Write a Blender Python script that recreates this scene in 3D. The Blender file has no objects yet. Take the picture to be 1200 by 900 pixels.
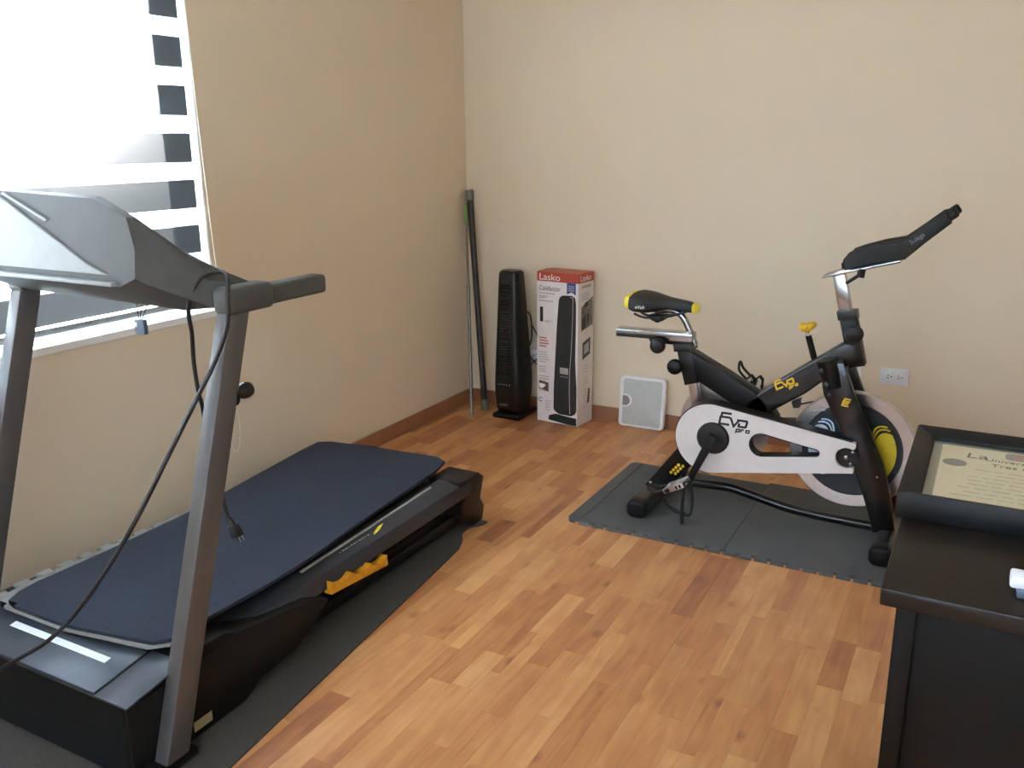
import bpy, bmesh, math, random
from mathutils import Vector, Matrix
random.seed(7)
PI = math.pi
C = bpy.context.scene.collection
scene = bpy.context.scene

# ------------------------------------------------------------------ camera
CAM = Vector((2.45003, -4.01376, 1.38))
R_ = Vector((0.87757, 0.47943, 0.0)); F_ = Vector((0, 0, 0))
yaw, pitch, roll = 0.50010438, 0.26837724, -0.01026428
F_ = Vector((-math.sin(yaw)*math.cos(pitch), math.cos(yaw)*math.cos(pitch), -math.sin(pitch)))
R_ = Vector((math.cos(yaw), math.sin(yaw), 0))
U_ = R_.cross(F_)
R2 = R_*math.cos(roll) + U_*math.sin(roll)
U2 = U_*math.cos(roll) - R_*math.sin(roll)
cam_d = bpy.data.cameras.new('camera'); cam = bpy.data.objects.new('camera', cam_d); C.objects.link(cam)
cam.matrix_world = Matrix(((R2.x, U2.x, -F_.x, CAM.x), (R2.y, U2.y, -F_.y, CAM.y), (R2.z, U2.z, -F_.z, CAM.z), (0, 0, 0, 1)))
cam_d.sensor_width = 36; cam_d.lens = 1036/1200*36; cam_d.clip_start = .01
scene.camera = cam

# ------------------------------------------------------------------ light and exposure
w = bpy.data.worlds.new('world'); scene.world = w; w.use_nodes = True
wn = w.node_tree; bgn = wn.nodes['Background']; bgn.inputs[1].default_value = 15.0
wtc = wn.nodes.new('ShaderNodeTexCoord'); wsx = wn.nodes.new('ShaderNodeSeparateXYZ'); wrp = wn.nodes.new('ShaderNodeValToRGB')
wn.links.new(wtc.outputs['Generated'], wsx.inputs[0]); wma = wn.nodes.new('ShaderNodeMath'); wma.operation = 'MULTIPLY_ADD'; wma.inputs[1].default_value = .5; wma.inputs[2].default_value = .5
wn.links.new(wsx.outputs['Z'], wma.inputs[0]); wn.links.new(wma.outputs[0], wrp.inputs[0]); wn.links.new(wrp.outputs[0], bgn.inputs[0])
we = wrp.color_ramp.elements     # sunlit pale ground below the horizon, hazy blue sky above it
we[0].position = .49; we[0].color = (.27, .265, .25, 1); we[1].position = .51; we[1].color = (.61, .80, 1, 1)
k_ = we.new(1.0); k_.color = (.49, .72, 1, 1)
sun_d = bpy.data.lights.new('sun', 'SUN'); sun_d.energy = 36; sun_d.angle = .01; sun_d.color = (1, .99, .97)
sun = bpy.data.objects.new('sun', sun_d); C.objects.link(sun)
sun_dir = Vector((-0.825, 0.562, 0.078)).normalized()
sun.rotation_euler = sun_dir.to_track_quat('Z', 'Y').to_euler()
def portal(name, loc, rot, sx, sy):
    d = bpy.data.lights.new(name, 'AREA'); d.shape = 'RECTANGLE'; d.size = sx; d.size_y = sy; d.cycles.is_portal = True
    o = bpy.data.objects.new(name, d); C.objects.link(o); o.location = loc; o.rotation_euler = rot; return o
portal('window_portal', (-.17, -2.56, 1.48), (0, -PI/2, 0), 1.35, 1.6)
portal('fill_window_portal', (1.8, -5.26, 1.5), (PI/2, 0, 0), 2.6, 1.3)  # guides sampling through the window added behind the camera
vs = scene.view_settings
vs.view_transform = 'Standard'; vs.look = 'None'; vs.gamma = 1; vs.exposure = 1.36; vs.use_curve_mapping = False
scene.cycles.max_bounces = 10; scene.cycles.diffuse_bounces = 6; scene.cycles.transparent_max_bounces = 12
scene.cycles.sample_clamp_indirect = 8

# ------------------------------------------------------------------ materials
def lin(c):
    return tuple(((v/255)/12.92 if v/255 <= .04045 else ((v/255+.055)/1.055)**2.4) for v in c) + (1,)
MATS = {}
def mat(name, rgb, rough=.5, metal=0, var=.06, scale=30, bump=0, bscale=200, coat=0, spec=.5):
    m = bpy.data.materials.new(name); m.use_nodes = True; nt = m.node_tree; N = nt.nodes; L = nt.links
    b = N['Principled BSDF']; b.inputs['Roughness'].default_value = rough; b.inputs['Metallic'].default_value = metal
    b.inputs['Coat Weight'].default_value = coat; b.inputs['Specular IOR Level'].default_value = spec
    tc = N.new('ShaderNodeTexCoord'); n = N.new('ShaderNodeTexNoise'); n.inputs['Scale'].default_value = scale; n.inputs['Detail'].default_value = 4
    L.new(tc.outputs['Object'], n.inputs['Vector'])
    r = N.new('ShaderNodeValToRGB'); c = lin(rgb)
    r.color_ramp.elements[0].position = .3; r.color_ramp.elements[1].position = .7
    r.color_ramp.elements[0].color = tuple(max(0, v*(1-var)) for v in c[:3])+(1,)
    r.color_ramp.elements[1].color = tuple(min(1, v*(1+var)) for v in c[:3])+(1,)
    L.new(n.outputs['Fac'], r.inputs['Fac']); L.new(r.outputs['Color'], b.inputs['Base Color'])
    if bump:
        n2 = N.new('ShaderNodeTexNoise'); n2.inputs['Scale'].default_value = bscale; n2.inputs['Detail'].default_value = 3
        L.new(tc.outputs['Object'], n2.inputs['Vector'])
        bp = N.new('ShaderNodeBump'); bp.inputs['Strength'].default_value = bump; bp.inputs['Distance'].default_value = .002
        L.new(n2.outputs['Fac'], bp.inputs['Height']); L.new(bp.outputs['Normal'], b.inputs['Normal'])
    MATS[name] = m; return m
mat('wall_paint', (226, 211, 186), .75, 0, .025, 1.5, .15, 120)
mat('ceiling_paint', (235, 230, 220), .8)
mat('baseboard_wood', (156, 108, 78), .45, 0, .12, 12)
mat('white_paint', (235, 235, 232), .4, 0, .02)
mat('black_plastic', (20, 20, 22), .42, 0, .1)
mat('hood_plastic', (58, 66, 76), .33, 0, .06, 20)
mat('hood_black', (15, 16, 18), .6, 0, .1, spec=.3)
mat('rail_plastic', (46, 50, 58), .42, 0, .08)
mat('console_plastic', (70, 72, 71), .5, 0, .06, 20)
mat('console_grey', (150, 154, 152), .5, 0, .04)
mat('upright_paint', (92, 90, 89), .42, .3, .05, 20, .1, 300)
mat('white_stripe', (225, 232, 235), .5)
mat('yellow_rubber', (215, 150, 30), .55, 0, .12, 60)
mat('navy_foam', (44, 51, 64), .85, 0, .10, 60, .5, 500, spec=.3)
mat('grey_foam', (132, 132, 128), .85, 0, .05, 60, .2, 400)
mat('dark_foam', (86, 88, 89), .8, 0, .10, 6, .35, 400)
mat('carpet_grey', (76, 74, 70), .95, 0, .25, 300, .8, 600, spec=.2)
mat('label_print', (150, 140, 108), .6, 0, .1, 300)
mat('frame_black', (8, 9, 11), .28, 0, .1, coat=.3)
mat('satin_black', (12, 13, 15), .45, 0, .1, spec=.35)
mat('chrome', (168, 168, 170), .2, 1, .03)
mat('brushed_steel', (200, 196, 192), .30, 1, .05, 60)
mat('guard_silver', (226, 222, 220), .38, .25, .02, 40)
mat('disc_black', (38, 42, 48), .55, 0, .08)
mat('decal_yellow', (222, 200, 40), .5, 0, .06, 200)
mat('decal_blue', (205, 222, 240), .5, 0, .04)
mat('decal_black', (18, 18, 20), .5)
mat('logo_yellow', (235, 190, 50), .5)
mat('saddle_black', (27, 30, 32), .55, 0, .06)
mat('saddle_yellow', (240, 220, 70), .5)
mat('pad_black', (34, 37, 39), .75, 0, .08, 80, .3, 300)
mat('pad_print', (140, 142, 144), .7)
mat('carton_white', (226, 220, 218), .55, 0, .02)
mat('carton_red', (182, 72, 54), .5, 0, .04)
mat('carton_kraft', (196, 120, 92), .7, 0, .05)
mat('print_black', (40, 42, 42), .5, 0, .08)
mat('print_dark', (66, 66, 66), .6)
mat('print_grey', (178, 173, 171), .6)
mat('print_brown', (92, 62, 54), .6, 0, .3, 90)
mat('print_photo', (120, 114, 108), .6, 0, .5, 60)
mat('print_blue', (52, 74, 140), .5)
mat('print_red', (176, 110, 104), .6)
mat('print_white', (240, 238, 236), .5)
mat('heater_black', (11, 12, 13), .35, 0, .1)
mat('heater_gloss', (12, 13, 14), .22, 0, .1)
mat('scale_white', (240, 240, 243), .4)
mat('scale_mat', (192, 197, 195), .7, 0, .04, 40, .3, 300)
mat('dial_grey', (140, 140, 142), .4, 0, .12, 60)
mat('rod_steel', (122, 118, 108), .3, .9, .2, 60)
mat('pole_dark', (44, 40, 36), .5, 0, .1)
mat('cap_grey', (112, 110, 100), .5)
mat('tag_green', (110, 150, 70), .6)
mat('desk_wood', (25, 19, 15), .36, 0, .12, 10, spec=.35)
mat('desk_panel', (12, 9, 7), .5, 0, .1, spec=.2)
mat('frame_wood', (16, 17, 18), .5, 0, .1, spec=.3)
mat('mat_board', (142, 150, 140), .85)
mat('diploma_paper', (222, 216, 186), .8, 0, .03, 20)
mat('ink_black', (52, 52, 50), .7)
mat('ink_grey', (178, 176, 158), .8)
mat('seal_grey', (128, 130, 130), .6, 0, .1, 100)
mat('outlet_white', (232, 234, 240), .4)
mat('charger_white', (236, 238, 250), .4)
mat('cord_black', (24, 24, 26), .5)
mat('cord_white', (232, 228, 212), .5)
mat('bolt_steel', (190, 190, 190), .25, 1)
mat('strap_black', (28, 28, 30), .6)
mat('key_blue', (90, 104, 122), .45)
mat('ground_grey', (140, 136, 128), .9)

def fabric(name, tr, col, transp, fwd=0):
    m = bpy.data.materials.new(name); m.use_nodes = True; nt = m.node_tree; N = nt.nodes; L = nt.links
    for n in list(N): N.remove(n)
    out = N.new('ShaderNodeOutputMaterial'); d = N.new('ShaderNodeBsdfDiffuse'); t = N.new('ShaderNodeBsdfTranslucent'); p = N.new('ShaderNodeBsdfTransparent')
    tc = N.new('ShaderNodeTexCoord'); wv = N.new('ShaderNodeTexNoise'); wv.inputs['Scale'].default_value = 400
    L.new(tc.outputs['Object'], wv.inputs['Vector'])
    mp = N.new('ShaderNodeMixRGB'); mp.blend_type = 'MIX'; L.new(wv.outputs['Fac'], mp.inputs[0])
    mp.inputs[1].default_value = tuple(v*.92 for v in lin(col)[:3])+(1,); mp.inputs[2].default_value = lin(col)
    L.new(mp.outputs[0], d.inputs[0]); L.new(mp.outputs[0], t.inputs[0])
    a = N.new('ShaderNodeMixShader'); a.inputs[0].default_value = tr; L.new(d.outputs[0], a.inputs[1]); L.new(t.outputs[0], a.inputs[2])
    b = N.new('ShaderNodeMixShader'); b.inputs[0].default_value = transp; L.new(a.outputs[0], b.inputs[1]); L.new(p.outputs[0], b.inputs[2])
    if fwd:      # woven cloth scatters part of the light forwards
        rf = N.new('ShaderNodeBsdfRefraction'); rf.inputs['IOR'].default_value = 1.25; rf.inputs['Roughness'].default_value = .43
        c2 = N.new('ShaderNodeMixShader'); c2.inputs[0].default_value = fwd; L.new(b.outputs[0], c2.inputs[1]); L.new(rf.outputs[0], c2.inputs[2]); b = c2
    L.new(b.outputs[0], out.inputs[0]); MATS[name] = m
fabric('blind_band', .40, (92, 95, 96), 0.0, .045)
fabric('blind_sheer', .5, (240, 242, 245), .55)
fabric('fill_sheer', .6, (238, 240, 242), .12)  # cloth of the added rear curtain, diffuses the fill light

def glass(name):
    m = bpy.data.materials.new(name); m.use_nodes = True; nt = m.node_tree; N = nt.nodes; L = nt.links
    for n in list(N): N.remove(n)
    out = N.new('ShaderNodeOutputMaterial'); p = N.new('ShaderNodeBsdfTransparent'); g = N.new('ShaderNodeBsdfGlossy'); g.inputs['Roughness'].default_value = .03
    lw = N.new('ShaderNodeLayerWeight'); pw = N.new('ShaderNodeMath'); pw.operation = 'POWER'; pw.inputs[1].default_value = 4; L.new(lw.outputs['Facing'], pw.inputs[0])
    f = N.new('ShaderNodeMath'); f.operation = 'MULTIPLY_ADD'; f.inputs[1].default_value = .5; f.inputs[2].default_value = .03; L.new(pw.outputs[0], f.inputs[0])
    x = N.new('ShaderNodeMixShader'); L.new(f.outputs[0], x.inputs[0]); L.new(p.outputs[0], x.inputs[1]); L.new(g.outputs[0], x.inputs[2]); L.new(x.outputs[0], out.inputs[0])
    MATS[name] = m
glass('glass')

def plank_material():
    m = bpy.data.materials.new('plank_wood'); m.use_nodes = True; nt = m.node_tree; N = nt.nodes; L = nt.links
    b = N['Principled BSDF']; b.inputs['Roughness'].default_value = .36
    at = N.new('ShaderNodeAttribute'); at.attribute_name = 'tone'
    tc = N.new('ShaderNodeTexCoord'); mp = N.new('ShaderNodeMapping'); mp.inputs['Scale'].default_value = (38, 4, 1)
    ad = N.new('ShaderNodeVectorMath'); ad.operation = 'MULTIPLY_ADD'
    cb = N.new('ShaderNodeCombineXYZ'); L.new(at.outputs['Fac'], cb.inputs[2])
    ad.inputs[1].default_value = (1, 1, 1); L.new(tc.outputs['Object'], ad.inputs[0]); 
    mul = N.new('ShaderNodeVectorMath'); mul.operation = 'SCALE'; mul.inputs['Scale'].default_value = 37; L.new(cb.outputs[0], mul.inputs[0])
    L.new(mul.outputs[0], ad.inputs[2]); L.new(ad.outputs[0], mp.inputs['Vector'])
    n = N.new('ShaderNodeTexNoise'); n.inputs['Scale'].default_value = 1; n.inputs['Detail'].default_value = 5; n.inputs['Distortion'].default_value = .8
    L.new(mp.outputs[0], n.inputs['Vector'])
    n3 = N.new('ShaderNodeTexNoise'); n3.inputs['Scale'].default_value = 7; n3.inputs['Detail'].default_value = 2; L.new(ad.outputs[0], n3.inputs['Vector'])
    a1 = N.new('ShaderNodeMath'); a1.operation = 'MULTIPLY_ADD'; a1.inputs[1].default_value = .75; L.new(n.outputs['Fac'], a1.inputs[0])
    a2 = N.new('ShaderNodeMath'); a2.operation = 'MULTIPLY_ADD'; a2.inputs[1].default_value = .50; L.new(n3.outputs['Fac'], a2.inputs[0]); a2.inputs[2].default_value = -.62
    L.new(a2.outputs[0], a1.inputs[2])
    s = N.new('ShaderNodeMath'); s.operation = 'ADD'; L.new(a1.outputs[0], s.inputs[0]); L.new(at.outputs['Fac'], s.inputs[1])
    vo = N.new('ShaderNodeTexVoronoi'); vo.inputs['Scale'].default_value = 5.0; mp2 = N.new('ShaderNodeMapping'); mp2.inputs['Scale'].default_value = (1.7, 1, 1); L.new(ad.outputs[0], mp2.inputs['Vector']); L.new(mp2.outputs[0], vo.inputs['Vector'])
    kn = N.new('ShaderNodeMapRange'); kn.inputs['From Min'].default_value = .03; kn.inputs['From Max'].default_value = .16; kn.inputs['To Min'].default_value = -.45; kn.inputs['To Max'].default_value = 0; L.new(vo.outputs['Distance'], kn.inputs['Value'])
    s2 = N.new('ShaderNodeMath'); s2.operation = 'ADD'; L.new(s.outputs[0], s2.inputs[0]); L.new(kn.outputs['Result'], s2.inputs[1]); s = s2
    r = N.new('ShaderNodeValToRGB'); e = r.color_ramp.elements
    e[0].position = 0; e[0].color = lin((148, 90, 60)); e[1].position = 1; e[1].color = lin((220, 168, 112))
    k = e.new(.35); k.color = lin((182, 121, 76)); k = e.new(.65); k.color = lin((202, 144, 92))
    L.new(s.outputs[0], r.inputs[0]); L.new(r.outputs[0], b.inputs['Base Color'])
    MATS['plank_wood'] = m
plank_material()

# ------------------------------------------------------------------ mesh helpers
class MB:
    def __init__(s): s.bm = bmesh.new()
    def merge(s, t, M=None):
        me = bpy.data.meshes.new('tmp'); t.to_mesh(me); t.free()
        if M is not None: me.transform(M)
        s.bm.from_mesh(me); bpy.data.meshes.remove(me); return s
    def box(s, a, b, bev=0, seg=2, M=None):
        t = bmesh.new(); bmesh.ops.create_cube(t, size=1)
        for v in t.verts: v.co = Vector(((a[i]+b[i])/2 + v.co[i]*(b[i]-a[i]) for i in range(3)))
        if bev: bmesh.ops.bevel(t, geom=t.edges[:], offset=bev, segments=seg, affect='EDGES', clamp_overlap=True, profile=.5)
        return s.merge(t, M)
    def hexa(s, lo, hi, bev=0, seg=2):
        t = bmesh.new(); v = [t.verts.new(p) for p in list(lo)+list(hi)]; n = len(lo)
        t.faces.new(v[:n][::-1]); t.faces.new(v[n:])
        for i in range(n): j = (i+1) % n; t.faces.new((v[i], v[j], v[n+j], v[n+i]))
        bmesh.ops.recalc_face_normals(t, faces=t.faces[:])
        if bev: bmesh.ops.bevel(t, geom=t.edges[:], offset=bev, segments=seg, affect='EDGES', clamp_overlap=True, profile=.5)
        return s.merge(t)
    def prism(s, poly, fn, d0, d1, bev=0, seg=2, hole=None):
        # poly: 2-D outline; fn(u, v, d) -> world point
        t = bmesh.new(); n = len(poly)
        A = [t.verts.new(fn(u, v, d0)) for u, v in poly]; B = [t.verts.new(fn(u, v, d1)) for u, v in poly]
        if hole is None:
            fa = t.faces.new(A[::-1]); fb = t.faces.new(B); caps = [fa, fb]
        else:
            caps = []
            hA = [t.verts.new(fn(u, v, d0)) for u, v in hole]; hB = [t.verts.new(fn(u, v, d1)) for u, v in hole]
            for P_, Q_ in ((A, hA), (B, hB)):
                es = [t.edges.new((P_[i], P_[(i+1) % n])) for i in range(n)] + [t.edges.new((Q_[i], Q_[(i+1) % len(Q_)])) for i in range(len(Q_))]
                bmesh.ops.triangle_fill(t, edges=es, use_beauty=True)
            for i in range(len(hA)): j = (i+1) % len(hA); t.faces.new((hA[i], hA[j], hB[j], hB[i]))
        for i in range(n): j = (i+1) % n; t.faces.new((A[i], A[j], B[j], B[i]))
        bmesh.ops.recalc_face_normals(t, faces=t.faces[:])
        if bev:
            es = list({e for f in caps for e in f.edges})
            bmesh.ops.bevel(t, geom=es, offset=bev, segments=seg, affect='EDGES', clamp_overlap=True, profile=.5)
        return s.merge(t)
    def tube(s, pts, r, seg=10, smooth=0, caps=True):
        pts = [Vector(p) for p in pts]
        if smooth: pts = spline(pts, smooth)
        n = len(pts); rs = r if isinstance(r, (list, tuple)) else [r]*n
        if len(rs) != n: rs = [rs[0] + (rs[-1]-rs[0])*i/(n-1) for i in range(n)]
        t = bmesh.new(); rings = []; up = None
        for i, p in enumerate(pts):
            d = (pts[min(i+1, n-1)] - pts[max(i-1, 0)]).normalized()
            if up is None: up = d.orthogonal().normalized()
            up = (up - d*up.dot(d)).normalized(); sd = d.cross(up)
            rings.append([t.verts.new(p + (up*math.cos(a) + sd*math.sin(a))*rs[i]) for a in [2*PI*k/seg for k in range(seg)]])
        for a, b in zip(rings, rings[1:]):
            for k in range(seg): t.faces.new((a[k], a[(k+1) % seg], b[(k+1) % seg], b[k]))
        if caps: t.faces.new(rings[0][::-1]); t.faces.new(rings[-1])
        bmesh.ops.recalc_face_normals(t, faces=t.faces[:])
        return s.merge(t)
    def lathe(s, prof, base, axis, seg=24, caps=True):
        base = Vector(base); ax = Vector(axis).normalized(); e1 = ax.orthogonal().normalized(); e2 = ax.cross(e1)
        t = bmesh.new(); rings = []
        for r, h in prof:
            rings.append([t.verts.new(base + ax*h + (e1*math.cos(a)+e2*math.sin(a))*max(r, 1e-5)) for a in [2*PI*k/seg for k in range(seg)]])
        for a, b in zip(rings, rings[1:]):
            for k in range(seg): t.faces.new((a[k], a[(k+1) % seg], b[(k+1) % seg], b[k]))
        if caps: t.faces.new(rings[0][::-1]); t.faces.new(rings[-1])
        bmesh.ops.remove_doubles(t, verts=t.verts[:], dist=1e-5)
        bmesh.ops.recalc_face_normals(t, faces=t.faces[:])
        return s.merge(t)
    def loft(s, secs, closed=True):
        t = bmesh.new(); rings = [[t.verts.new(p) for p in sc] for sc in secs]; n = len(rings[0])
        for a, b in zip(rings, rings[1:]):
            for k in range(n): t.faces.new((a[k], a[(k+1) % n], b[(k+1) % n], b[k]))
        t.faces.new(rings[0][::-1]); t.faces.new(rings[-1])
        bmesh.ops.recalc_face_normals(t, faces=t.faces[:])
        return s.merge(t)
    def ball(s, c, r, sc=(1, 1, 1), seg=16):
        t = bmesh.new(); bmesh.ops.create_uvsphere(t, u_segments=seg, v_segments=seg//2+2, radius=r)
        for v in t.verts: v.co = Vector((v.co[i]*sc[i]+c[i] for i in range(3)))
        return s.merge(t)
    def ribbon(s, pts, wd, fn, d0, d1, closed=False):
        # flat stroke of width wd along a 2-D polyline, mapped by fn
        P = [Vector(p) for p in pts]; n = len(P); Lf, Rt = [], []
        for i in range(n):
            a = P[i]-P[i-1] if i > 0 else P[1]-P[0]; b = P[i+1]-P[i] if i < n-1 else P[-1]-P[-2]
            a.normalize(); b.normalize(); na = Vector((-a.y, a.x)); nb = Vector((-b.y, b.x)); nn = (na+nb)
            nn = nn/max(nn.dot(na), .5) if nn.length > 1e-6 else na
            Lf.append(P[i]+nn*wd/2); Rt.append(P[i]-nn*wd/2)
        t = bmesh.new()
        for i in range(n-1):
            q = [Lf[i], Lf[i+1], Rt[i+1], Rt[i]]
            A = [t.verts.new(fn(p.x, p.y, d0)) for p in q]; B = [t.verts.new(fn(p.x, p.y, d1)) for p in q]
            t.faces.new(A); t.faces.new(B[::-1])
            for k in range(4): t.faces.new((A[k], A[(k+1) % 4], B[(k+1) % 4], B[k]))
        bmesh.ops.recalc_face_normals(t, faces=t.faces[:])
        return s.merge(t)
def spline(pts, k):
    out = []; n = len(pts)
    for i in range(n-1):
        p0, p1, p2, p3 = pts[max(i-1, 0)], pts[i], pts[i+1], pts[min(i+2, n-1)]
        for j in range(k):
            t = j/k; out.append(.5*((2*p1)+(p2-p0)*t+(2*p0-5*p1+4*p2-p3)*t*t+(3*p1-p0-3*p2+p3)*t**3))
    out.append(pts[-1]); return out
ROOT = {}
def obj(name, mb, m, parent=None, smooth=True, origin=None, local=False):
    bm = mb.bm if isinstance(mb, MB) else mb
    me = bpy.data.meshes.new(name); bm.to_mesh(me); bm.free()
    me.materials.append(MATS[m])
    o = bpy.data.objects.new(name, me); C.objects.link(o)
    if parent is not None:
        root = ROOT[parent.name]; ROOT[o.name] = root; o.parent = parent
        if not local: me.transform(Matrix.Translation(-root))
    else:
        if origin is None:
            xs = [v.co for v in me.vertices]
            origin = Vector(((min(v.x for v in xs)+max(v.x for v in xs))/2, (min(v.y for v in xs)+max(v.y for v in xs))/2, min(v.z for v in xs)))
        origin = Vector(origin); me.transform(Matrix.Translation(-origin)); o.location = origin; ROOT[o.name] = origin
    if smooth:
        me.polygons.foreach_set('use_smooth', [True]*len(me.polygons)); me.set_sharp_from_angle(angle=math.radians(38))
    return o
def tag(o, label=None, cat=None, group=None, kind=None):
    if label: o['label'] = label
    if cat: o['category'] = cat
    if group: o['group'] = group
    if kind: o['kind'] = kind
    return o
def thing(name, label, cat, loc, rotz=0, group=None):
    o = bpy.data.objects.new(name, None); o.empty_display_size = .1; C.objects.link(o)
    o.location = loc; o.rotation_euler = (0, 0, rotz); ROOT[o.name] = Vector(loc); return tag(o, label, cat, group)
def text(name, s, size, m, parent, org, xd, yd, shear=0, ext=.0004, local=False, sx=1, align='LEFT', lift=.0003):
    cu = bpy.data.curves.new('txt', 'FONT'); cu.body = s; cu.size = size; cu.shear = shear; cu.align_x = align; cu.resolution_u = 3
    to = bpy.data.objects.new('txt', cu); me = bpy.data.meshes.new_from_object(to)
    bpy.data.objects.remove(to); bpy.data.curves.remove(cu)
    bm = bmesh.new(); bm.from_mesh(me); bpy.data.meshes.remove(me)
    xd = Vector(xd).normalized(); yd = Vector(yd).normalized(); nd = xd.cross(yd); org = Vector(org)
    g = bmesh.ops.extrude_face_region(bm, geom=bm.faces[:])
    up = {v for v in g['geom'] if isinstance(v, bmesh.types.BMVert)}
    for v in bm.verts:
        h = (ext if v in up else 0)+lift
        v.co = org + xd*(v.co.x*sx) + yd*v.co.y + nd*h
    return obj(name, bm, m, parent, smooth=False, local=local)
def frame2(org, xd, yd):
    org = Vector(org); xd = Vector(xd).normalized(); yd = Vector(yd).normalized(); nd = xd.cross(yd)
    return lambda u, v, d: org + xd*u + yd*v + nd*d
def rrect(x0, y0, x1, y1, r, k=5):
    out = []
    for cx, cy, a in ((x1-r, y1-r, 0), (x0+r, y1-r, 90), (x0+r, y0+r, 180), (x1-r, y0+r, 270)):
        for i in range(k+1): t = math.radians(a+90*i/k); out.append((cx+r*math.cos(t), cy+r*math.sin(t)))
    return out
def arc(cx, cy, r, a0, a1, k=12): return [(cx+r*math.cos(math.radians(a0+(a1-a0)*i/k)), cy+r*math.sin(math.radians(a0+(a1-a0)*i/k))) for i in range(k+1)]
XZ = lambda u, v, d: Vector((u, d, v))
YZ = lambda u, v, d: Vector((d, u, v))
XY = lambda u, v, d: Vector((u, v, d))

# ================================================================== THE ROOM
RX, RY, RH = 3.9, -5.2, 2.55
def struct(name, mb, m, parent=None, smooth=False): o = obj(name, mb, m, parent, smooth=smooth, origin=(0, 0, 0)); o['kind'] = 'structure'; return o
WY0, WY1, WZ0, WZ1 = -3.36, -1.757, .803, 2.16
b = MB(); b.box((-.16, RY-.16, -.2), (0, RY+1.84+.0, RH)).box((-.16, WY1, -.2), (0, .16, RH)).box((-.16, WY0, -.2), (0, WY1, WZ0-.03)).box((-.16, WY0, WZ1), (0, WY1, RH))
b.bm.free(); b = MB()
b.box((-.16, RY-.16, -.2), (0, WY0, RH)).box((-.16, WY1, -.2), (0, .16, RH)).box((-.16, WY0, -.2), (0, WY1, WZ0-.025)).box((-.16, WY0, WZ1), (0, WY1, RH))
struct('wall_left', b, 'wall_paint')
b = MB().box((0, 0, -.2), (RX, .16, RH)); struct('wall_back', b, 'wall_paint')
b = MB().box((RX, RY-.16, -.2), (RX+.16, .16, RH)); struct('wall_right', b, 'wall_paint')
VX0, VX1 = .5, 3.1  # opening for the added fill window
b = MB().box((0, RY-.16, -.2), (VX0, RY, RH)).box((VX1, RY-.16, -.2), (RX, RY, RH)).box((VX0, RY-.16, -.2), (VX1, RY, .85)).box((VX0, RY-.16, 2.15), (VX1, RY, RH))
struct('wall_rear', b, 'wall_paint')
b = MB().box((-.16, RY-.16, RH), (RX+.16, .16, RH+.1)); struct('ceiling', b, 'ceiling_paint')
b = MB().box((0, RY, -.1), (RX, 0, -.012)); floor = struct('floor', b, 'baseboard_wood')
# floor strips
def ppx(p):
    v = Vector(p)-CAM; z = v.dot(F_)
    return (600+1036*v.dot(R2)/z, 450-1036*v.dot(U2)/z) if z > .05 else None
strips = []; sw = .0655; x = .012; col = 0
while x < RX-.01:
    y = -.012 - random.uniform(0, .3) if col else -.012
    y = -.012; first = True
    while y > RY+.01:
        ln = random.uniform(.17, .56) if not first else random.uniform(.08, .4); first = False
        y2 = max(y-ln, RY+.005)
        if y2-RY < .06: y2 = RY+.005
        xe = min(x+sw, RX-.005)
        if random.random() < .13 and xe-x > .06: h = x+sw*random.uniform(.4, .6); strips += [(x, h, y2, y), (h, xe, y2, y)]
        else: strips.append((x, xe, y2, y))
        y = y2
    x += sw; col += 1
def area(s):
    x0, x1, y0, y1 = s; P = [ppx((X, Y, 0)) for X, Y in ((x0, y0), (x1, y0), (x1, y1), (x0, y1))]
    if any(p is None for p in P): return 0
    cx = sum(p[0] for p in P)/4; cy = sum(p[1] for p in P)/4
    if not (-30 < cx < 1230 and 0 < cy < 940): return 0
    mx, my = (x0+x1)/2, (y0+y1)/2
    if mx < .86 and -3.1 < my < -1.40: return 0           # under the treadmill and its carpet
    if mx > 2.40 and my < -1.2: return 0                   # behind the desk
    if 1.18 < mx < 2.3 and -1.18 < my < -.6: return 0      # under the bicycle tiles
    return abs(sum(P[i][0]*P[(i+1) % 4][1]-P[(i+1) % 4][0]*P[i][1] for i in range(4)))/2
strips.sort(key=area, reverse=True)
def strip_geo(s):
    x0, x1, y0, y1 = s; g = .00012; c = .0003; t = -.012
    x0 += g; x1 -= g; y0 += g; y1 -= g
    V = [(x0, y0, t), (x1, y0, t), (x1, y1, t), (x0, y1, t), (x0, y0, -c), (x1, y0, -c), (x1, y1, -c), (x0, y1, -c),
         (x0+c, y0+c, 0), (x1-c, y0+c, 0), (x1-c, y1-c, 0), (x0+c, y1-c, 0)]
    Fs = [(0, 1, 5, 4), (1, 2, 6, 5), (2, 3, 7, 6), (3, 0, 4, 7), (4, 5, 9, 8), (5, 6, 10, 9), (6, 7, 11, 10), (7, 4, 8, 11), (8, 9, 10, 11)]
    return V, Fs
def tone(): 
    t = random.betavariate(2.0, 1.5)
    return t*.62+.22 if random.random() > .09 else .16
def strip_mesh(name, lst):
    V, Fs, T = [], [], []
    for s in lst:
        v, f = strip_geo(s); k = len(V); V += v; Fs += [tuple(i+k for i in q) for q in f]; T += [tone()]*len(f)
    me = bpy.data.meshes.new(name); me.from_pydata(V, [], Fs); me.materials.append(MATS['plank_wood'])
    at = me.attributes.new('tone', 'FLOAT', 'FACE'); at.data.foreach_set('value', T)
    o = bpy.data.objects.new(name, me); C.objects.link(o); o.parent = floor; return o
for s in strips[:290]: strip_mesh('plank', [s])
strip_mesh('plank_field', strips[290:])['kind'] = 'stuff'
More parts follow.
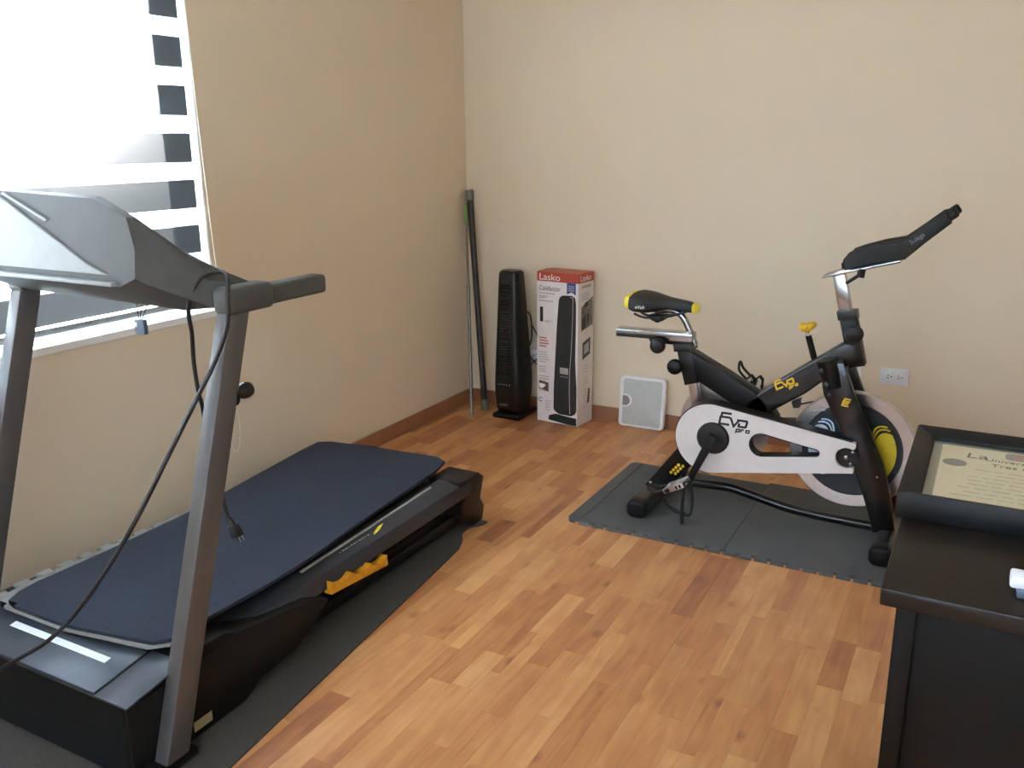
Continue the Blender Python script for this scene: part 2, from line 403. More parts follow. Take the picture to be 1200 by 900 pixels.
# baseboards
b = MB().box((0, RY, 0), (.011, 0, .072), .002); struct('baseboard_left', b, 'baseboard_wood')
b = MB().box((.011, -.011, 0), (RX, 0, .072), .002); struct('baseboard_back', b, 'baseboard_wood')
b = MB().box((RX-.011, RY, 0), (RX, -.011, .072), .002); struct('baseboard_right', b, 'baseboard_wood')
# window on the left wall
win = struct('window_1', MB().box((-.16, WY0, WZ0-.025), (.006, WY1, WZ0), .003), 'white_paint')
b = MB()
for y0, y1 in ((WY0, WY0+.045), (WY1-.045, WY1), ((WY0+WY1)/2-.03, (WY0+WY1)/2+.03)): b.box((-.15, y0, WZ0), (-.10, y1, WZ1), .004)
for z0, z1 in ((WZ0, WZ0+.03), (WZ1-.045, WZ1)): b.box((-.148, WY0, z0), (-.102, WY1, z1), .004)
obj('window_frame', b, 'white_paint', win)
for y0, y1 in ((WY0+.045, (WY0+WY1)/2-.03), ((WY0+WY1)/2+.03, WY1-.045)):
    obj('pane', MB().box((-.127, y0, WZ0+.03), (-.123, y1, WZ1-.045)), 'glass', win)
b = MB().box((-.16, WY1-.0045, WZ0), (-.001, WY1, WZ1)).box((-.16, WY0, WZ0), (-.001, WY0+.0045, WZ1)).box((-.16, WY0, WZ1-.0045), (-.001, WY1, WZ1))
obj('jamb', b, 'white_paint', win, smooth=False)
# unseen window, added behind the camera to supply the room's fill light
w2 = struct('fill_window', MB().box((VX0, RY-.16, .825), (VX1, RY+.01, .85), .003), 'white_paint')
b = MB()
for x0, x1 in ((VX0, VX0+.045), (VX1-.045, VX1), ((VX0+VX1)/2-.03, (VX0+VX1)/2+.03)): b.box((x0, RY-.12, .85), (x1, RY-.07, 2.15), .004)
for z0, z1 in ((.85, .89), (2.11, 2.15)): b.box((VX0, RY-.118, z0), (VX1, RY-.072, z1), .004)
obj('window_frame', b, 'white_paint', w2)
for x0, x1 in ((VX0+.045, (VX0+VX1)/2-.03), ((VX0+VX1)/2+.03, VX1-.045)): obj('pane', MB().box((x0, RY-.097, .89), (x1, RY-.093, 2.11)), 'glass', w2)

cu = thing('fill_curtain', 'white sheer curtain added to soften the fill light from the unseen rear window', 'curtain', (1.8, RY+.05, .8))  # unseen curtain, added to spread the fill light and soften shadows
obj('fill_curtain_cloth', MB().loft([[(VX0-.1+i*.05, RY+.05+.012*math.sin(i*1.9), z) for i in range(57)]+[(VX0-.1+i*.05, RY+.052+.012*math.sin(i*1.9), z) for i in range(56, -1, -1)] for z in (.72, 2.28)]), 'fill_sheer', cu)
obj('fill_curtain_rod', MB().tube([(VX0-.2, RY+.05, 2.29), (VX1+.2, RY+.05, 2.29)], .012, 10), 'bolt_steel', cu)
# ================================================================== ROLLER BLIND
BX = -.030
blind = thing('roller_blind', 'white and grey striped roller blind hanging in the window', 'blind', (BX, -2.56, .828))
BY0, BY1 = WY0+.012, WY1-.011
z = .8565; k = 0
while z < 2.06:
    obj('opaque_band', MB().box((BX-.001, BY0, z), (BX+.001, BY1, z+.096)), 'blind_band', blind, smooth=False)
    obj('sheer_band', MB().box((BX-.0006, BY0, z+.096), (BX+.0006, BY1, min(z+.1545, 2.06))), 'blind_sheer', blind, smooth=False)
    z += .1545
b = MB().box((BX-.008, BY0, .828), (BX+.008, BY1, .8495), .004); obj('bottom_rail', b, 'console_grey', blind)
b = MB().box((BX-.05, BY0, 2.07), (BX+.05, BY1, 2.15), .01); obj('cassette', b, 'white_paint', blind)
b = MB().tube([(.012, -1.772, 2.1), (.014, -1.768, 1.6), (.018, -1.752, .95), (.02, -1.722, .45), (.02, -1.715, .33), (.02, -1.735, .262), (.02, -1.757, .27), (.02, -1.765, .33), (.018, -1.768, .6), (.014, -1.768, .95)], .0018, 6, 6)
obj('pull_cord', b, 'cord_white', blind)

# ================================================================== FLOOR CARPET AND TREADMILL
b = MB()
xs = [i/10 for i in range(11)]; 
ys = [-3.45, -3.2, -2.9, -2.6, -2.3, -2.0, -1.8, -1.7, -1.62, -1.56, -1.51, -1.47, -1.44, -1.41, -1.375]
t = bmesh.new(); G = []
for y in ys:
    xr = .897 + (-1.37-y)*.107
    if -1.58 < y < -1.40: xr -= .045*math.sin((y+1.58)/.18*PI)
    xl = .05+(-1.37-y)*.05; row = []
    for u in xs:
        X = xl+(xr-xl)*u; lift = 0
        if u > .95 and -1.66 < y < -1.38: lift = .004*math.sin((y+1.66)/.28*PI)
        row.append((X, y, .0055+lift))
    G.append(row)
top = [[t.verts.new(p) for p in row] for row in G]; bot = [[t.verts.new((p[0], p[1], max(p[2]-.005, .0004))) for p in row] for row in G]
for i in range(len(ys)-1):
    for j in range(10):
        t.faces.new((top[i][j], top[i][j+1], top[i+1][j+1], top[i+1][j])); t.faces.new((bot[i][j], bot[i+1][j], bot[i+1][j+1], bot[i][j+1]))
rim = [(0, j) for j in range(11)]+[(i, 10) for i in range(1, len(ys))]+[(len(ys)-1, j) for j in range(9, -1, -1)]+[(i, 0) for i in range(len(ys)-2, 0, -1)]
for a, c in zip(rim, rim[1:]+rim[:1]): t.faces.new((top[a[0]][a[1]], bot[a[0]][a[1]], bot[c[0]][c[1]], top[c[0]][c[1]]))
bmesh.ops.recalc_face_normals(t, faces=t.faces[:]); b.merge(t)
tag(obj('carpet_runner', b, 'carpet_grey', origin=(.55, -2.4, 0)), 'dark grey carpet runner lying under the treadmill', 'carpet')

TZ = .006
tm = thing('treadmill', 'black and grey treadmill standing along the wall below the window', 'treadmill', (.53, -2.2, TZ))
TX0, TX1 = .182, .918
TC = (TX0+TX1)/2
mir = lambda x: 2*TC-x
# deck and belt
obj('deck', MB().box((.24, -2.78, .13), (.80, -1.44, .165), .004), 'hood_black', tm)
obj('running_belt', MB().box((.27, -2.76, .165), (.77, -1.42, .172), .003), 'black_plastic', tm)
# side rails: cross-section swept along y
for s in (0, 1):
    fx = (lambda x: x) if s == 0 else mir
    sec = [(.765, .140), (.765, .190), (.78, .203), (.815, .203), (.868, .190), (.874, .182), (.874, .140)]
    b = MB().loft([[(fx(x), y, z) for x, z in sec] for y in (-2.70, -2.3, -1.9, -1.45)])
    rail = obj('side_rail', b, 'rail_plastic', tm)
    sk = [(-2.955, .0058), (-2.955, .19), (-2.62, .205), (-2.36, .165), (-2.28, .13), (-2.42, .05), (-2.56, .035), (-2.62, .0058)]
    b = MB().prism(sk, lambda u, v, d: Vector((fx(d), u, v)), .80, .905, .006); obj('side_skirt', b, 'hood_black', tm)
    ec = [(-1.52, .204), (-1.385, .200), (-1.352, .176), (-1.378, .098), (-1.352, .058), (-1.366, .0058), (-1.43, .0058), (-1.515, .07), (-1.515, .115), (-1.475, .14), (-1.52, .142)]
    b = MB().prism(ec, lambda u, v, d: Vector((fx(d), u, v)), .735, .872, .006); obj('end_cap', b, 'black_plastic', tm)
    # lower frame beam
    b = MB().box((min(fx(.80), fx(.84)), -2.6, .03), (max(fx(.80), fx(.84)), -1.46, .07), .004); obj('frame_beam', b, 'satin_black', tm)
    # scalloped shock cushion
    pr = [(-2.253, .126), (-1.985, .098)]
    tops = []
    n = 40
    for i in range(n+1):
        u = -1.985 - .268*i/n; ph = (i/n*3.0+.0) % 1.0
        tops.append((u, .136+.034*i/n-(.019*math.sin(ph*PI)**.8 if 0 < i < n else .003)))
    b = MB().prism(pr+tops, lambda u, v, d: Vector((fx(d), u, v)), .862, .892, .003); obj('shock_cushion', b, 'yellow_rubber', tm)
    # grey trim along the rail
    b = MB().tube([(fx(.822), -2.30, .2025), (fx(.80), -1.60, .2025)], .005, 8); obj('rail_trim', b, 'console_grey', rail)
    # upright post
    def post(x0, x1):
        lo = [(x0, -2.912, .012), (x1, -2.912, .012), (x1, -2.846, .012), (x0, -2.846, .012)]
        hi = [(x0, -2.588, 1.03), (x1, -2.588, 1.03), (x1, -2.524, 1.03), (x0, -2.524, 1.03)]
        return lo, hi
    x0, x1 = sorted((fx(.908), fx(.952)))
    b = MB().hexa(*post(x0, x1), bev=.006); up = obj('upright', b, 'upright_paint', tm)
    b = MB().box((x0-.004, -2.945, .0058), (x1+.004, -2.82, .03), .005); obj('foot_plate', b, 'satin_black', up)
    # handle bar towards the runner
    b = MB().box((x0-.006, -2.60, 1.006), (x1+.016, -2.462, 1.068), .014, 3); arm = obj('handle_socket', b, 'console_plastic', tm)
    b = MB().box((x0+.000, -2.47, 1.011), (x1+.008, -2.266, 1.058), .010, 3); obj('handle_grip', b, 'console_plastic', arm)
    if s == 0:
        b = MB().lathe([(.026, 0), (.026, .004), (.013, .012), (.011, .022), (.016, .030), (.019, .040), (.0195, .048), (.017, .058), (.009, .065), (.001, .067)], (.93, -2.594, .815), (0.02, 1, .06), 20)
        obj('lock_knob', b, 'black_plastic', up)
tl = obj('warning_label', MB().box((.9055, -2.786, .024), (.9062, -2.730, .050)), 'label_print', tm, smooth=False)
b = MB()
for i in range(11): b.box((.832, -2.145+i*.0135, .1985), (.839, -2.145+i*.0135+(.008 if i % 3 else .004), .1992))
tag(obj('worn_lettering', b, 'console_grey', tm, smooth=False), 'small worn grey lettering along the rail', kind='stuff')
b = MB().prism([(-1.99, .848), (-1.955, .842), (-1.915, .827), (-1.95, .829), (-1.985, .841)], lambda u, v, d: Vector((v, u, d-(v-.815)*.245)), .2035, .2045); obj('flash_mark', b, 'saddle_yellow', tm, smooth=False)
# motor hood
hp = [(-2.962, .014), (-2.962, .198), (-2.955, .203), (-2.80, .226), (-2.66, .222), (-2.62, .205), (-2.62, .014)]
b = MB().prism(hp, YZ, TX0+.02, TX1-.02, .006); hood = obj('motor_hood', b, 'hood_black', tm)
tp = lambda y: .203+(y+2.955)*(.023/.155)
def slab(x0, x1, y0, y1, h):
    lo = [(x0, y0, tp(y0)-.004), (x1, y0, tp(y0)-.004), (x1, y1, tp(y1)-.004), (x0, y1, tp(y1)-.004)]
    return lo, [(p[0], p[1], p[2]+.004+h) for p in lo]
obj('hood_panel', MB().hexa(*slab(.255, .806, -2.958, -2.81, .004), bev=.002), 'hood_plastic', hood)
for s in (0, 1):
    fx = (lambda x: x) if s == 0 else mir
    x0, x1 = sorted((fx(.810), fx(.917)))
    obj('hood_side_panel', MB().hexa(*slab(x0, x1, -2.962, -2.80, .0015), bev=.0015), 'rail_plastic', hood)
obj('hood_stripe', MB().hexa(*slab(.385, .742, -2.880, -2.862, .0048), bev=.0), 'white_stripe', hood, smooth=False)
# console
def sec(y, P): return [(x, y, z) for x, z in P]
A = [(.24, 1.075), (.235, 1.21), (.34, 1.278), (.68, 1.266), (.785, 1.228), (.800, 1.16), (.79, 1.095), (.735, 1.072)]
A2 = [(.23, 1.055), (.222, 1.20), (.34, 1.282), (.685, 1.270), (.793, 1.226), (.812, 1.14), (.80, 1.08), (.735, 1.055)]
B1 = [(.195, 1.015), (.19, 1.12), (.27, 1.165), (.75, 1.165), (.845, 1.128), (.89, 1.08), (.88, 1.02), (.80, 1.005)]
B2 = [(.165, 1.004), (.16, 1.05), (.22, 1.070), (.80, 1.075), (.885, 1.066), (.935, 1.060), (.930, 1.010), (.84, 1.000)]
b = MB().loft([sec(-2.705, A), sec(-2.685, A2), sec(-2.585, B1), sec(-2.485, B2)]); con = obj('console', b, 'console_plastic', tm)
b = MB().prism([(.25, 1.098), (.25, 1.20), (.335, 1.268), (.36, 1.262), (.64, 1.120), (.705, 1.098)], XZ, -2.712, -2.70, .003); obj('console_back_cover', b, 'console_grey', con)
b = MB().box((.26, -2.722, 1.074), (.728, -2.69, 1.084), .003); obj('console_ledge', b, 'console_grey', con)
b = MB().prism([(.36, 1.272), (.37, 1.275), (.52, 1.215), (.51, 1.212)], XZ, -2.711, -2.70); obj('console_seam', b, 'console_grey', con, smooth=False)
# screen on the runner's side
b = MB().hexa([(.36, -2.633, 1.212), (.70, -2.633, 1.212), (.70, -2.548, 1.135), (.36, -2.548, 1.135)], [(.36, -2.628, 1.218), (.70, -2.628, 1.218), (.70, -2.543, 1.141), (.36, -2.543, 1.141)]); obj('display', b, 'heater_gloss', con, smooth=False)
# safety key on its strings
sk = MB()
for dx in (-.017, .0, .020): sk.tube([(.545+dx*1.3, -2.5, 1.012), (.540+dx*.9, -2.5, .975), (.530+dx*.3, -2.5, .945)], .0012, 6)
ky = obj('key_string', sk, 'cord_black', tm)
b = MB().box((.513, -2.507, .906), (.549, -2.493, .946), .003); obj('safety_key', b, 'key_blue', ky)
b = MB().box((.519, -2.5085, .925), (.524, -2.4925, .938), .001); obj('key_slot', b, 'white_stripe', ky)

# power cord slung over the treadmill's arm
pc = thing('power_cord', 'black power cord slung over the treadmill arm with its plug dangling', 'cord', (.9, -2.6, .02))
path = [(.752, -2.47, .414), (.740, -2.47, .428), (.731, -2.47, .47), (.722, -2.47, .52), (.706, -2.47, .60), (.70, -2.475, .68), (.735, -2.51, .745), (.784, -2.56, .80), (.782, -2.562, .87), (.795, -2.57, .945), (.84, -2.61, 1.02), (.875, -2.60, 1.086), (.908, -2.57, 1.100), (.945, -2.585, 1.088), (.968, -2.612, 1.050), (.975, -2.628, .99), (.952, -2.648, .917), (.929, -2.683, .845), (.894, -2.752, .721), (.847, -2.812, .591), (.789, -2.86, .475), (.719, -2.90, .37), (.655, -2.95, .29), (.53, -3.0, .205), (.40, -3.06, .10), (.25, -3.12, .016), (.12, -3.2, .013)]
obj('cable', MB().tube(path, .0052, 8, 6), 'cord_black', pc)
b = MB().tube([(.748, -2.47, .419), (.757, -2.472, .409), (.763, -2.474, .402)], [.008, .008, .012], 10)
b.hexa([(.750, -2.486, .403), (.772, -2.486, .410), (.772, -2.462, .410), (.750, -2.462, .403)], [(.766, -2.488, .374), (.792, -2.488, .382), (.792, -2.464, .382), (.766, -2.464, .374)], .003)
pl = obj('plug', b, 'cord_black', pc)
for dy in (-.006, .006): obj('plug_prong', MB().hexa([(.780, -2.477+dy, .380), (.786, -2.477+dy, .382), (.786, -2.475+dy, .382), (.780, -2.475+dy, .380)], [(.787, -2.477+dy, .366), (.793, -2.477+dy, .368), (.793, -2.475+dy, .368), (.787, -2.475+dy, .366)]), 'bolt_steel', pl, smooth=False)

# mats lying on the treadmill
def zp(y):
    K = [(-2.96, .228), (-2.85, .234), (-2.75, .240), (-2.5, .228), (-2.2, .212), (-1.30, .207)]
    for (a, za), (c, zc) in zip(K, K[1:]):
        if a <= y <= c: return za+(zc-za)*(y-a)/(c-a)
    return .207 if y > -1.3 else .228
def interp(K, t):
    t = max(0, min(1, t))*(len(K)-1); i = min(int(t), len(K)-2); f = t-i
    return tuple(K[i][j]+(K[i+1][j]-K[i][j])*f for j in range(len(K[0])))
navyR = [(.858, -2.795), (.850, -2.667), (.850, -2.576), (.849, -2.461), (.838, -2.33), (.805, -2.07), (.781, -1.801), (.757, -1.50), (.727, -1.378)]
navyL = [(.330, -2.850), (.309, -2.80), (.303, -2.66), (.295, -2.52), (.272, -2.32), (.248, -2.12), (.210, -1.844), (.172, -1.566), (.160, -1.425)]
def sheet(Lp, Rp, z_off, th, ns=14, nt=40, front_bulge=.02):
    t = bmesh.new(); T, B_ = [], []
    for i in range(nt+1):
        f = i/nt; l = interp(Lp, f); r = interp(Rp, f); rt, rb = [], []
        for j in range(ns+1):
            u = j/ns; X = l[0]+(r[0]-l[0])*u; Y = l[1]+(r[1]-l[1])*u
            Y += -front_bulge*math.sin(u*PI)*(1-f)**6 + .012*math.sin(u*PI)*f**8
            if f == 0 or f == 1:
                e = min(u, 1-u); Y += (1 if f == 0 else -1)*max(0, .05-e)*.5
            Z = zp(Y)+z_off+.0015*math.sin(X*23+Y*5)
            rt.append(t.verts.new((X, Y, Z+th))); rb.append(t.verts.new((X, Y, Z)))
        T.append(rt); B_.append(rb)
    for i in range(nt):
        for j in range(ns):
            t.faces.new((T[i][j], T[i][j+1], T[i+1][j+1], T[i+1][j])); t.faces.new((B_[i][j], B_[i+1][j], B_[i+1][j+1], B_[i][j+1]))
    rim = [(0, j) for j in range(ns+1)]+[(i, ns) for i in range(1, nt+1)]+[(nt, j) for j in range(ns-1, -1, -1)]+[(i, 0) for i in range(nt-1, 0, -1)]
    for a, c in zip(rim, rim[1:]+rim[:1]): t.faces.new((T[a[0]][a[1]], B_[a[0]][a[1]], B_[c[0]][c[1]], T[c[0]][c[1]]))
    bmesh.ops.recalc_face_normals(t, faces=t.faces[:]); return t
foamL = [(.280, -2.850), (.268, -2.80), (.262, -2.70), (.255, -2.58), (.248, -2.42), (.238, -2.24), (.212, -1.90), (.19, -1.60), (.18, -1.44)]
foamR = [(.850, -2.805), (.835, -2.70), (.830, -2.58), (.828, -2.46), (.815, -2.33), (.780, -2.07), (.755, -1.80), (.73, -1.50), (.70, -1.40)]
b = MB(); b.merge(sheet(foamL, foamR, .000, .009))
for i in range(20):      # interlocking teeth on the wall side
    y = -2.835+i*.066; f = (y+2.862)/(2.862-1.44)
    if f < 0 or f > .99: continue
    xx = interp(foamL, f)[0]; zz = zp(y)
    lo = [(xx+.004, y, zz), (xx-.03, y-.006, zz), (xx-.03, y+.034, zz), (xx+.004, y+.028, zz)]
    b.hexa(lo, [(p[0], p[1], p[2]+.009) for p in lo])
tag(obj('foam_mat', b, 'grey_foam', origin=(.53, -2.2, .21)), 'light grey foam mat with toothed edge, under the navy mat on the treadmill', 'mat')
b = MB(); b.merge(sheet(navyL, navyR, .0095, .010)); 
tag(obj('exercise_mat', b, 'navy_foam', origin=(.53, -2.2, .22)), 'navy blue padded exercise mat draped over the treadmill', 'mat')

# ================================================================== FOAM TILES UNDER THE BIKE
MZ = .012
def teeth(x0, x1, y, n, out, depth=.021):
    # dovetail edge walked from x0 to x1 ; out = +1/-1 direction of the teeth along y
    P = []; st = (x1-x0)/n; s = 1 if x1 > x0 else -1
    for i in range(n):
        a = x0+st*i; w_ = abs(st)
        P += [(a+s*w_*.00, y), (a+s*w_*.17, y), (a+s*w_*.06, y+out*depth), (a+s*w_*.90, y+out*depth), (a+s*w_*.79, y), ]
    P.append((x1, y)); return P
def tile(x0, x1, y0, y1, left_plain):
    P = teeth(x0, x1, y0, 11, -1)
    P += [(x1, y1)] + [(x0, y1)]
    return P
TY0, TY1 = -1.215, -.545
mid = 1.747
b = MB().prism([(1.205, TY0)]+teeth(1.205, mid-.0008, TY0, 10, -1)[1:]+[(mid-.0008, TY1), (1.205, TY1)], XY, .0004, MZ, .0012, 1)
t1 = tag(obj('foam_tile', b, 'dark_foam', smooth=False, origin=(1.45, -.88, 0)), 'dark grey foam floor tile under the rear foot of the exercise bike', 'foam tile', 'foam tiles under the bike')
e = [(1.152, TY0+.012), (1.160, TY0-.004), (1.172, TY0-.016), (1.19, TY0-.016), (1.186, TY0), (1.2042, TY0), (1.2042, TY1), (1.17, TY1), (1.156, TY1-.02)]
obj('edge_strip', MB().prism(e, XY, .0004, MZ, .0012, 1), 'dark_foam', t1, smooth=False)
b = MB()
for i in range(12): b.box((1.196, TY0+.02+i*.053, MZ-.0002), (1.2125, TY0+.022+i*.053, MZ+.0002)); b.box((1.2125, TY0+.02+i*.053, MZ-.0002), (1.2140, TY0+.045+i*.053, MZ+.0002))
obj('joint_line', b, 'satin_black', t1, smooth=False)['kind'] = 'stuff'
b = MB().prism([(mid+.0008, TY0)]+teeth(mid+.0008, 2.33, TY0, 11, -1)[1:]+[(2.33, TY1+.02), (mid+.0008, TY1+.02)], XY, .0004, MZ, .0012, 1)
tag(obj('foam_tile', b, 'dark_foam', smooth=False, origin=(2.04, -.88, 0)), 'dark grey foam floor tile under the flywheel and front foot of the exercise bike', 'foam tile', 'foam tiles under the bike')

# ================================================================== EXERCISE BIKE
m_ = -.85
bk = thing('exercise_bike', 'black and silver indoor cycling bike with yellow trim on grey foam tiles', 'exercise bike', (1.8, m_, MZ))
def evo(u0, v0, h, fn, mname, parent, pro=True, wd=.13, only=None):
    # strokes of the logo, unit height h
    S = {'E1': [(0.06, .80), (.16, 1.22), (1.15, 1.22)], 'E2': [(1.05, .78), (.0, .78), (-.12, .0), (.95, .0)], 'E3': [(-.06, .40), (.85, .40)],
         'v': [(1.05, .80), (1.42, -.10), (1.95, .62)], 'o': [(1.75, .62), (2.0, .62), (2.75, .62), (2.80, .50), (2.68, .0), (2.60, -.06), (1.98, -.06), (1.92, .0), (2.0, .30)]}
    b = MB()
    for k, P in S.items():
        if only and k[0] not in only: continue
        if k == 'E3' and not only: continue
        b.ribbon([(u0+p[0]*h, v0+p[1]*h) for p in P], wd*h*1.2, fn, .0, .0012)
    if pro:
        q = h*.42; u1 = u0+1.65*h; v1 = v0-.62*h
        for P in ([(0, -.45), (.22, .62), (1.0, .62), (.9, .0), (.1, 0)], [(1.3, -.05), (1.45, .62), (2.1, .62)], [(2.5, 0), (2.62, .62), (3.4, .62), (3.28, 0), (2.5, 0)]):
            b.ribbon([(u1+p[0]*q, v1+p[1]*q) for p in P], wd*h*.75, fn, .0, .0012)
    return obj('logo', b, mname, parent, smooth=False)
front = lambda y: (lambda u, v, d: Vector((u, y-d, v)))
# stabilisers
for x, nm in ((1.385, 0), (2.238, 1)):
    sec_ = rrect(x-.034, MZ+.004, x+.034, MZ+.062, .022)
    b = MB().prism(sec_, XZ, -1.045, -.655, .0); st = obj('stabiliser', b, 'frame_black', bk)
    for y0, y1 in ((-1.115, -1.045), (-.655, -.585)):
        b = MB().prism(rrect(x-.039, MZ, x+.039, MZ+.068, .024), XZ, y0, y1, .014, 3); obj('rubber_foot', b, 'satin_black', st)
    for y in (-.90, -.80): obj('bolt', MB().lathe([(.010, 0), (.010, .006), (.006, .010), (.001, .011)], (x-.018, y, MZ+.062), (0, 0, 1), 8), 'bolt_steel', st)
# rear leg
b = MB().prism([(1.338, .060), (1.425, .050), (1.665, .345), (1.575, .385)], XZ, m_-.045, m_+.045, .006); leg = obj('rear_leg', b, 'frame_black', bk)
for i in range(4):
    for j in range(2):
        obj('dot_mark', MB().lathe([(.0060, 0), (.0060, .0012), (.0001, .0012)], (1.446+i*.0095+j*.018, m_-.0455, .133+i*.0117-j*.002), (0, -1, 0), 12), 'logo_yellow', leg)
# bottom rail
b = MB().tube([(1.36, m_, .066), (1.46, m_, .083), (1.56, m_, .090), (1.665, m_, .094), (1.78, m_, .074), (1.90, m_, .052), (2.05, m_, .044), (2.22, m_, .042)], .017, 12, 5); obj('bottom_rail', b, 'frame_black', bk)
# frame tubes
b = MB().prism([(1.488, .618), (1.512, .612), (1.64, .548), (1.775, .475), (1.83, .40), (1.70, .40), (1.655, .437), (1.530, .505)], XZ, m_-.034, m_+.034, .010, 3); obj('down_tube', b, 'satin_black', bk)
tt = [(1.66, .41), (1.70, .437), (1.76, .492), (1.826, .546), (1.88, .588), (1.938, .631), (1.985, .667), (2.034, .705), (2.075, .70), (2.085, .655), (2.04, .605), (1.98, .562), (1.918, .506), (1.85, .456), (1.789, .412), (1.73, .385)]
b = MB().prism(tt, XZ, m_-.034, m_+.034, .010, 3); tube = obj('top_tube', b, 'frame_black', bk)
# logo follows the tube
org = Vector((1.824, m_-.0343, .513)); xd = Vector((.86, 0, .51)); yd = Vector((-.51, 0, .86))
fn = lambda u, v, d: org + xd*u + yd*v + Vector((0, -1, 0))*d
evo(0, 0, .0235, fn, 'logo_yellow', tube, wd=.22)
# seat sleeve and post
b = MB().prism([(1.440, .630), (1.492, .636), (1.532, .500), (1.480, .484)], XZ, m_-.034, m_+.034, .005); sl = obj('seat_sleeve', b, 'satin_black', bk)
b = MB().prism([(1.430, .640), (1.498, .648), (1.505, .620), (1.436, .610)], XZ, m_-.041, m_+.041, .004); obj('collar', b, 'black_plastic', sl)
b = MB().prism([(1.450, .680), (1.482, .686), (1.540, .405), (1.508, .400)], XZ, m_-.018, m_+.018, .003); obj('seat_post', b, 'brushed_steel', bk)
# seat slider
b = MB().prism([(1.197, .677), (1.198, .647), (1.500, .650), (1.500, .682)], XZ, m_-.030, m_+.030, .004); sd = obj('seat_slider', b, 'chrome', bk)
b = MB().prism([(1.33, .648), (1.335, .636), (1.485, .632), (1.50, .649)], XZ, m_-.024, m_+.024, .002); obj('slider_clamp', b, 'satin_black', sd)
b = MB().tube([(1.345, m_, .752), (1.385, m_, .760), (1.425, m_, .757), (1.455, m_, .735), (1.478, m_, .695), (1.505, m_, .636)], .0125, 14, 6); obj('saddle_stem', b, 'chrome', bk)
# saddle lofted from rear to nose
def saddle(x0, x1, n, grow=0):
    K = [(1.236, .050, .806, .786), (1.250, .086, .822, .768), (1.285, .098, .832, .752), (1.325, .088, .829, .750), (1.365, .062, .821, .757), (1.405, .040, .812, .766), (1.445, .033, .806, .765), (1.480, .030, .801, .759), (1.503, .025, .793, .758), (1.513, .012, .782, .762)]
    S = []
    for i in range(n+1):
        x = x0+(x1-x0)*i/n
        for a, c in zip(K, K[1:]):
            if a[0] <= x <= c[0]: f = (x-a[0])/(c[0]-a[0]); hw, zt, zb = (a[q]+(c[q]-a[q])*f for q in (1, 2, 3)); break
        hw += grow; zt += grow; zb -= grow*.4; R = []
        for k in range(20):
            t = 2*PI*k/20; c_, s_ = math.cos(t), math.sin(t); zc = zb+(zt-zb)*.35
            y = m_+hw*math.copysign(abs(c_)**.7, c_); zz = zc+(zt-zc)*abs(s_)**.75 if s_ >= 0 else zc-(zc-zb)*abs(s_)**.6
            if s_ > .75: zz -= .006*min(1, hw/.06)
            R.append((x, y, zz))
        S.append(R)
    return MB().loft(S)
sad = obj('saddle', saddle(1.237, 1.5125, 30), 'saddle_black', bk)
obj('rear_bumper', saddle(1.2362, 1.270, 6, .0025), 'saddle_yellow', sad)
obj('nose_tip', saddle(1.494, 1.5128, 5, .0022), 'saddle_yellow', sad)
text('lettering', 'eVuh', .017, 'print_white', sad, (1.298, -.9465, .774), (1, .12, 0), (0, .25, 1), .25, lift=.004)
b = MB().tube([(1.27, m_-.03, .742), (1.31, m_-.022, .728), (1.40, m_-.022, .738), (1.47, m_-.012, .762)], .0045, 8, 4).tube([(1.27, m_+.03, .742), (1.31, m_+.022, .728), (1.40, m_+.022, .738), (1.47, m_+.012, .762)], .0045, 8, 4)
obj('saddle_rail', b, 'saddle_black', sad)
b = MB().prism([(1.325, .740), (1.39, .742), (1.384, .722), (1.362, .712), (1.337, .722)], XZ, m_-.032, m_+.032, .006); obj('saddle_clamp', b, 'satin_black', sad)
# adjusting knobs
def knob(x, z, y, r, parent):
    b = MB().lathe([(.008, 0), (.008, .022), (r*.75, .026), (r, .034), (r, .046), (r*.88, .055), (r*.45, .061), (.0005, .063)], (x, y, z), (0, -1, 0), 24); return obj('adjusting_knob', b, 'satin_black', parent)
knob(1.378, .632, m_-.018, .029, bk); knob(1.452, .562, m_-.030, .029, bk); knob(2.068, .742, m_-.026, .030, bk)
# steel plate by the seat post and far guard disc
b = MB().prism([(1.508, .505), (1.545, .498), (1.607, .455), (1.612, .40), (1.53, .40)], XZ, m_+.034, m_+.040, .0015); obj('bracket_plate', b, 'brushed_steel', bk)
b = MB().lathe([(.172, 0), (.172, .004), (.0001, .004)], (1.612, m_+.062, .315), (0, 1, 0), 48); obj('guard_disc', b, 'brushed_steel', bk)
# chain guard with a teardrop opening
cx, cz, r = 1.612, .316, .132
ang = 84
outl = arc(cx, cz, r, ang, 268, 30)
outl += [(1.75, .208), (2.102, .268), (2.106, .284)] + arc(2.088, .318, .036, 250, 110, 10) + [(2.106, .356), (2.106, .376)]
outl = arc(cx, cz, r, ang, 268, 30)+[(2.098, .268), (2.100, .283)]+arc(2.086, .320, .037, 290, 70, 12)[::1]
outl = arc(cx, cz, r, ang, 268, 30)+[(2.112, .268), (2.112, .284)]+[(2.086+.037*math.cos(math.radians(a)), .320+.037*math.sin(math.radians(a))) for a in range(-60, -301, -20)]+[(2.112, .358), (2.112, .376)]
hole = arc(1.797, .322, .042, 82, 278, 16)+arc(1.985, .322, .012, -80, 80, 8)
b = MB().prism(outl, XZ, m_-.115, m_-.085, .0, hole=hole); grd = obj('chain_guard', b, 'guard_silver', bk)
b = MB(); oc = outl[:31]
b.ribbon([(1.612+(p[0]-1.612)*1.012, .316+(p[1]-.316)*1.012) for p in oc], .004, lambda u, v, d: Vector((u, d, v)), m_-.113, m_-.060)
